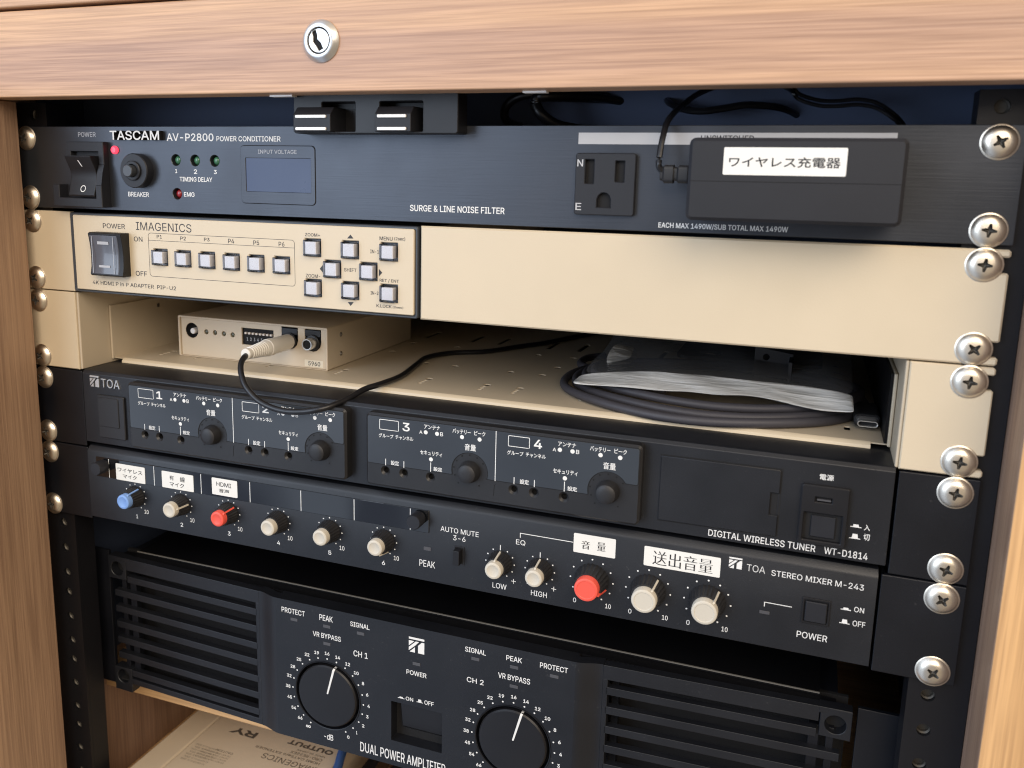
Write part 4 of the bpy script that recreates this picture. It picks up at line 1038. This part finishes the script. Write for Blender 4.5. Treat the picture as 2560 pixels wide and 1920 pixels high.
for s in (1, -1):
    xs = (XC-99, XC-85.9) if s == 1 else (XC+85.9, XC+99)
    q = MB(); curved(q, xs[0], xs[1], -338.2, -254.2, 6, 16); build(q, 'front_corner', 'black_paint', am)
    gr = MB()
    X = lambda d: XC-s*d
    def cv_(d0, d1_, z0, z1, dep=5, off=0.0):
        a, b = sorted((X(d0), X(d1_))); curved(gr, a, b, z0, z1, dep, 10, off)
    cv_(99.0, 197.5, -262.0, -254.4); cv_(197.4, 211.3, -257.4, -254.4, 6)
    cv_(99.0, 198.2, -338.2, -334.6); cv_(198.1, 211.3, -344.3, -339.2, 6); cv_(99.0, 101.5, -334.9, -261.8, 5)
    for zt, dmax in ((-265.8, 197.0), (-276.2, 207.5), (-286.8, 207.5), (-297.2, 207.5), (-307.6, 207.5), (-318.0, 207.5), (-328.6, 197.5)):
        cv_(100.5, dmax, zt-4.1, zt, 4.0)
    go = build(gr, 'vent_grille', 'black_paint', am, 0.35)
    for zc, za, zb_ in ((-262.2, -268.9, -254.5), (-334.4, -344.2, -328.6)):
        a, b = sorted((X(198.0), X(211.4)))
        cn = PL(rrect(a, b, za, zb_, .4), [circ(X(204.7), zc, 4.55, 28)], 18.6, 25, .25); cno = build(cn, 'vent_corner', 'black_paint', go)
        build(LA([(4.5, 24.2), (0, 24.2)], X(204.7), zc, 20), 'corner_hole', 'hole', cno) if 0 else None
        HB = MB().lathe([(5.2, 24.6), (0, 24.6)], X(204.7), zc, 20); build(HB, 'hole_backing', 'hole', go)
    for d_, w_ in ((196, 4.5), (203, 3.2), (104, 3.5)):
        a = X(d_); build(BX(a-w_/2, a+w_/2, 22, 26, -330, -266), 'vent_post', 'black_ear', go, .2)
    a, b = sorted((X(100), X(210)))
    build(BX(a, b, 34, 36, -337.6, -256), 'vent_backing', 'hole', go)
    build(BX(a, b, 20.5, 33.9, -338.1, -337.3), 'vent_base', 'hole', go)
    a, b = sorted((X(213.5), X(233)))
    build(BX(a, b, 21.5, 24, -342.5, -253.2), 'rack_ear', 'black_ear', am, .3)
build(BX(-210, 201, 36.1, 330, -336.0, -256), 'chassis', 'black_ear', am)
build(BX(-209, 200, 20.2, 28, -256.2, -254.5), 'top_bezel', 'lid_black', am)
ld = build(BX(-201, 192.8, 28.0, 330, -256.4, -253.4), 'lid', 'lid_black', am)
for z in (-255.3, -253.6): build(BX(-201, 192.8, 27.6, 28.3, z, z+.55), 'lid_glint', 'edge_glint', ld)  # thin strips added as the lid's painted highlight
for (dx, dz) in (d1, d2):
    rg = build(LA([(20.6, 10.95), (20.4, 10.55), (19.9, 10.75), (19.8, 15), (19.6, 16)], dx, dz, 64), 'dial_ring', 'black_ear', am)
    build(BX(dx-19.8, dx+19.8, 18.5, 19.5, dz-19.8, dz+19.8), 'dial_backing', 'hole', rg)
    kb = build(LA([(18.3, 18), (18.3, 10.6), (17.6, 9.9), (16.5, 9.8), (0, 10.1)], dx, dz, 64), 'level_dial', 'black_plastic', am)
    t = math.radians(75); u = (math.cos(t), math.sin(t)); n_ = (-u[1]*.62, u[0]*.62)
    pt = MB(); pts = [(dx+r*u[0]+n_[0]*k, dz+r*u[1]+n_[1]*k) for r, k in ((2.2, .7), (1.8, 0), (2.2, -.7), (17.4, -1), (17.4, 1))]
    pt.plate(pts, [], 9.68, 10.3)
    pt.add([(dx+r*u[0]+n_[0]*k, yv, dz+r*u[1]+n_[1]*k) for r, yv in ((17.4, 9.68), (18.25, 10.5), (18.4, 14)) for k in (1, -1)], [(0, 1, 3, 2), (2, 3, 5, 4)])
    build(pt, 'dial_pointer', 'white_print', kb, smooth=0)
wb = build(BX(-18.8, 11.4, 18.2, 19.4, -323.4, -299.6), 'switch_recess', 'hole', am)
build(MB().sweep_x([(15.2, -300.2), (13.4, -300.8), (15.6, -316), (18, -318.5), (18.1, -300.2)], [(-14.2, 0), (10.6, 0)]), 'power_button', 'black_plastic', wb, .4)
tp = MB(); y = 10.92
for t, a, b, c, d in T['amp']: tp.text(t, a, b, c, d, y, 'sans', .045)
lab = '∞ 66 54 45 38 32 28 25 22 19 16 14 12 10 8 6 4 3 2 1 0'.split()
for (dx, dz) in (d1, d2):
    for k, s_ in enumerate(lab):
        t = math.radians(240-15*k)
        tp.flat(circ(dx+22.3*math.cos(t), dz+22.3*math.sin(t), .46, 12), y)
        cx, cz = dx+25.5*math.cos(t), dz+25.5*math.sin(t); w = (.72 if s_ != '1' else .35)*(1 if len(s_) == 1 else 2.05)
        if s_ == '∞': w = 1.5
        tp.text(s_, cx-w, cz-.98+(.2 if s_ == '∞' else 0), cx+w, cz+.98-(.2 if s_ == '∞' else 0), y, 'sans', .07)
icon(tp, -14.6, -10.7, -296.9, 1.0, y); icon(tp, -3.6, 0.1, -296.7, 1.8, y); mark(tp, -8.3, -268.4, 0.6, -259.9, y)
build(tp, 'printed_lettering', 'white_print', am, recalc=False, smooth=0)
for x, z in ((-78.4, -265), (-57.7, -264.8), (-36.9, -264.5), (-57.7, -275.1), (-3.8, -274.8), (29.2, -264.4), (50.1, -264.2), (50.2, -274.8), (71.0, -264.3)):
    build(PL(rrect(x-2.2, x+2.2, z-.85, z+.85, .15), [], 10.8, 11.6, .08), 'indicator_lamp', 'grey_led', am)

# ================================================================ things in the bottom compartment
bx = thing('extender_unit', 'beige metal box with upside-down black print, lying in the bottom compartment', 'converter box', (-150, 60, -430))
e_ = MB(); e_.box(-190.2, -90.3, 2, 150, -429, -400.2)
build(e_, 'lid', 'beige_box', bx, .5)
e_ = MB(); e_.box(-211, -190.8, 2, 150, -429.9, -400.0); build(e_, 'side_bracket', 'beige_box', bx, 2.0, 3)
def top_text(mb, t, xr, yr, w, h, rot, wgt=0.05, z=-400.12):
    # lettering on the lid, read from behind: starts at the right and runs to the left
    c, s = math.cos(math.radians(rot)), math.sin(math.radians(rot)); n0 = len(mb.v)
    tmp = MB().text(t, 0, 0, w, h, 0, 'sans', wgt)
    mb.add([(xr+u*c-v*s, yr+u*s+v*c, z+0.3*yy*-0.01) for u, yy, v in tmp.v], [f for f in tmp.f])
tp = MB()
top_text(tp, 'IMAGENICS', -98.0, 65.8, 41, 5.2, 180, .0); top_text(tp, 'HDMI CAT5e/6 EXTENDER', -99.5, 71.0, 49, 2.6, 180, .03)
top_text(tp, 'CRO-RE22EX', -99.8, 74.6, 24, 2.5, 180, .03); top_text(tp, 'MADE IN JAPAN', -99.8, 77.6, 21, 1.6, 180, .0)
top_text(tp, 'OUTPUT', -97.0, 84.6, 34, 4.6, 180, .35); top_text(tp, 'RY', -154.5, 82.0, 19.5, 6.4, 180, .5)
top_text(tp, 'CAUTION', -157.5, 57.5, 13, 2.0, 180, .0)
for k in range(4): top_text(tp, 'DO NOT OPEN THE COVER', -157.5, 54.2-k*2.4, 22, 1.3, 180, -.02)
for k in range(7): top_text(tp, 'AC ADAPTER 5V 2A  SERIAL', -168+(k % 2), 57.0-k*2.6, 19, 1.5, 180, -.02)
for p in (((-156.3, 57.4), (-151.6, 57.4), (-153.9, 61.0)),):
    pass
ty = [(-155.9, 57.3), (-151.9, 57.3), (-153.9, 60.8)]
ty = [(-154+(-154-x)*1.0, y) for x, y in ty]
build(tp, 'printed_lettering', 'dim_ink', bx, recalc=False, smooth=0)
tag(build(MB().tube([(-74, 10, -405), (-80, 45, -400), (-84, 66, -396), (-88, 80, -394), (-94, 110, -393), (-104, 160, -396)], 2.9, 14), 'network_cable', 'blue_cable'), 'blue network cable running beside the beige box in the bottom compartment', 'cable')
ga = thing('power_strip', 'black plastic power strip with pale sockets, deep in the bottom compartment', 'power strip', (-40, 95, -430))
build(BX(-76, 30, 72, 120, -430, -404), 'body', 'black_plastic', ga, 1.5, 3)
for x in (-62, -44, -26): build(PL(rrect(x-5, x+5, 82, 98, 1), [], -403.4, -404.4, .3, mp=XY), 'socket', 'brass_dark', ga)

# ================================================================ rack screws
def screw_proto():
    t = thing('rack_screw', 'proto', 'screw', (0, 0, 0), 'rack screws holding the units')
    build(LA([(6.55, 0), (6.5, -.25), (6.1, -.5), (4, -.5)], 0, 0, 40), 'washer', 'nickel', t)
    n = 64; R = 5.85
    hd = MB()
    def sag(r): return -.5-1.95*(1-(r/5.95)**4.2)
    cross = []
    a, b = .62, 2.55
    cross = [(b, -a*.6), (b, a*.6), (a*1.3, a*1.3), (a*.6, b), (-a*.6, b), (-a*1.3, a*1.3), (-b, a*.6), (-b, -a*.6), (-a*1.3, -a*1.3), (-a*.6, -b), (a*.6, -b), (a*1.3, -a*1.3)]
    # dome as rings with the cross recess sunk in the middle
    rin = [math.hypot(*p) for p in cross]
    loops = [[(p[0]*.55, p[1]*.55, -.9) for p in cross], [(p[0], p[1], sag(math.hypot(*p))+.03) for p in cross]]
    m = len(cross)
    ang = [math.atan2(p[1], p[0]) for p in cross]
    for r in (3.1, 3.9, 4.7, 5.3, 5.7): loops.append([(r*math.cos(t_), r*math.sin(t_), sag(r)) for t_ in ang])
    def dens(l):
        out = []
        for i in range(m):
            p, q = l[i], l[(i+1) % m]
            for k in range(3):
                u = k/3; x, y, w = (p[j]*(1-u)+q[j]*u for j in range(3)); out.append((x, y, w))
        return out
    L2 = [dens(l) for l in loops]
    for li in range(2, len(L2)):
        r = (3.1, 3.9, 4.7, 5.3, 5.7)[li-2]
        L2[li] = [(x*r/math.hypot(x, y), y*r/math.hypot(x, y), sag(r)) for x, y, w in L2[li]]
    L2[1] = [(x, y, sag(math.hypot(x, y))) for x, y, w in L2[1]]
    L2.append([(x*5.95/math.hypot(x, y), y*5.95/math.hypot(x, y), -.55) for x, y, w in L2[-1]])
    nn = len(L2[0]); rc = MB(); rc.add([(x, w, y) for l in L2[:2] for x, y, w in l]+[(0, -.5, 0)], [(k, (k+1) % nn, nn+(k+1) % nn, nn+k) for k in range(nn)]+[(2*nn, (k+1) % nn, k) for k in range(nn)])
    L2 = L2[1:]; v = [(x, w, y) for l in L2 for x, y, w in l]; f = []
    for i in range(len(L2)-1):
        for k in range(nn): f.append((i*nn+k, i*nn+(k+1) % nn, (i+1)*nn+(k+1) % nn, (i+1)*nn+k))
    hd.add(v, f); ho = build(hd, 'screw_head', 'nickel', t, smooth=60)
    build(rc, 'cross_recess', 'recess', t, smooth=20)
    return t
proto = screw_proto()
units = ['the topmost black power conditioner', None, 'the beige tray', 'the black wireless tuner', 'the black mixer']
first = True
for u in range(1, 6):
    for sx in (-1, 1):
        for k, z in enumerate(uz(u)):
            un = units[u-1] or ('the beige unit with white buttons' if sx < 0 else 'the plain beige filler panel')
            lab_ = 'nickel cross-head screw at the %s %s corner of %s' % (('upper', 'lower')[k], ('left', 'right')[sx > 0], un)
            if first: r = proto; first = False
            else:
                r = proto.copy(); COL.objects.link(r)
                for ch in proto.children:
                    c = ch.copy(); COL.objects.link(c); c.parent = r
            r['label'] = lab_
            r.location = (sx*232.55*MM, -3.02*MM, z*MM)
            r.rotation_euler = (0, math.radians(random.uniform(0, 90)), 0)
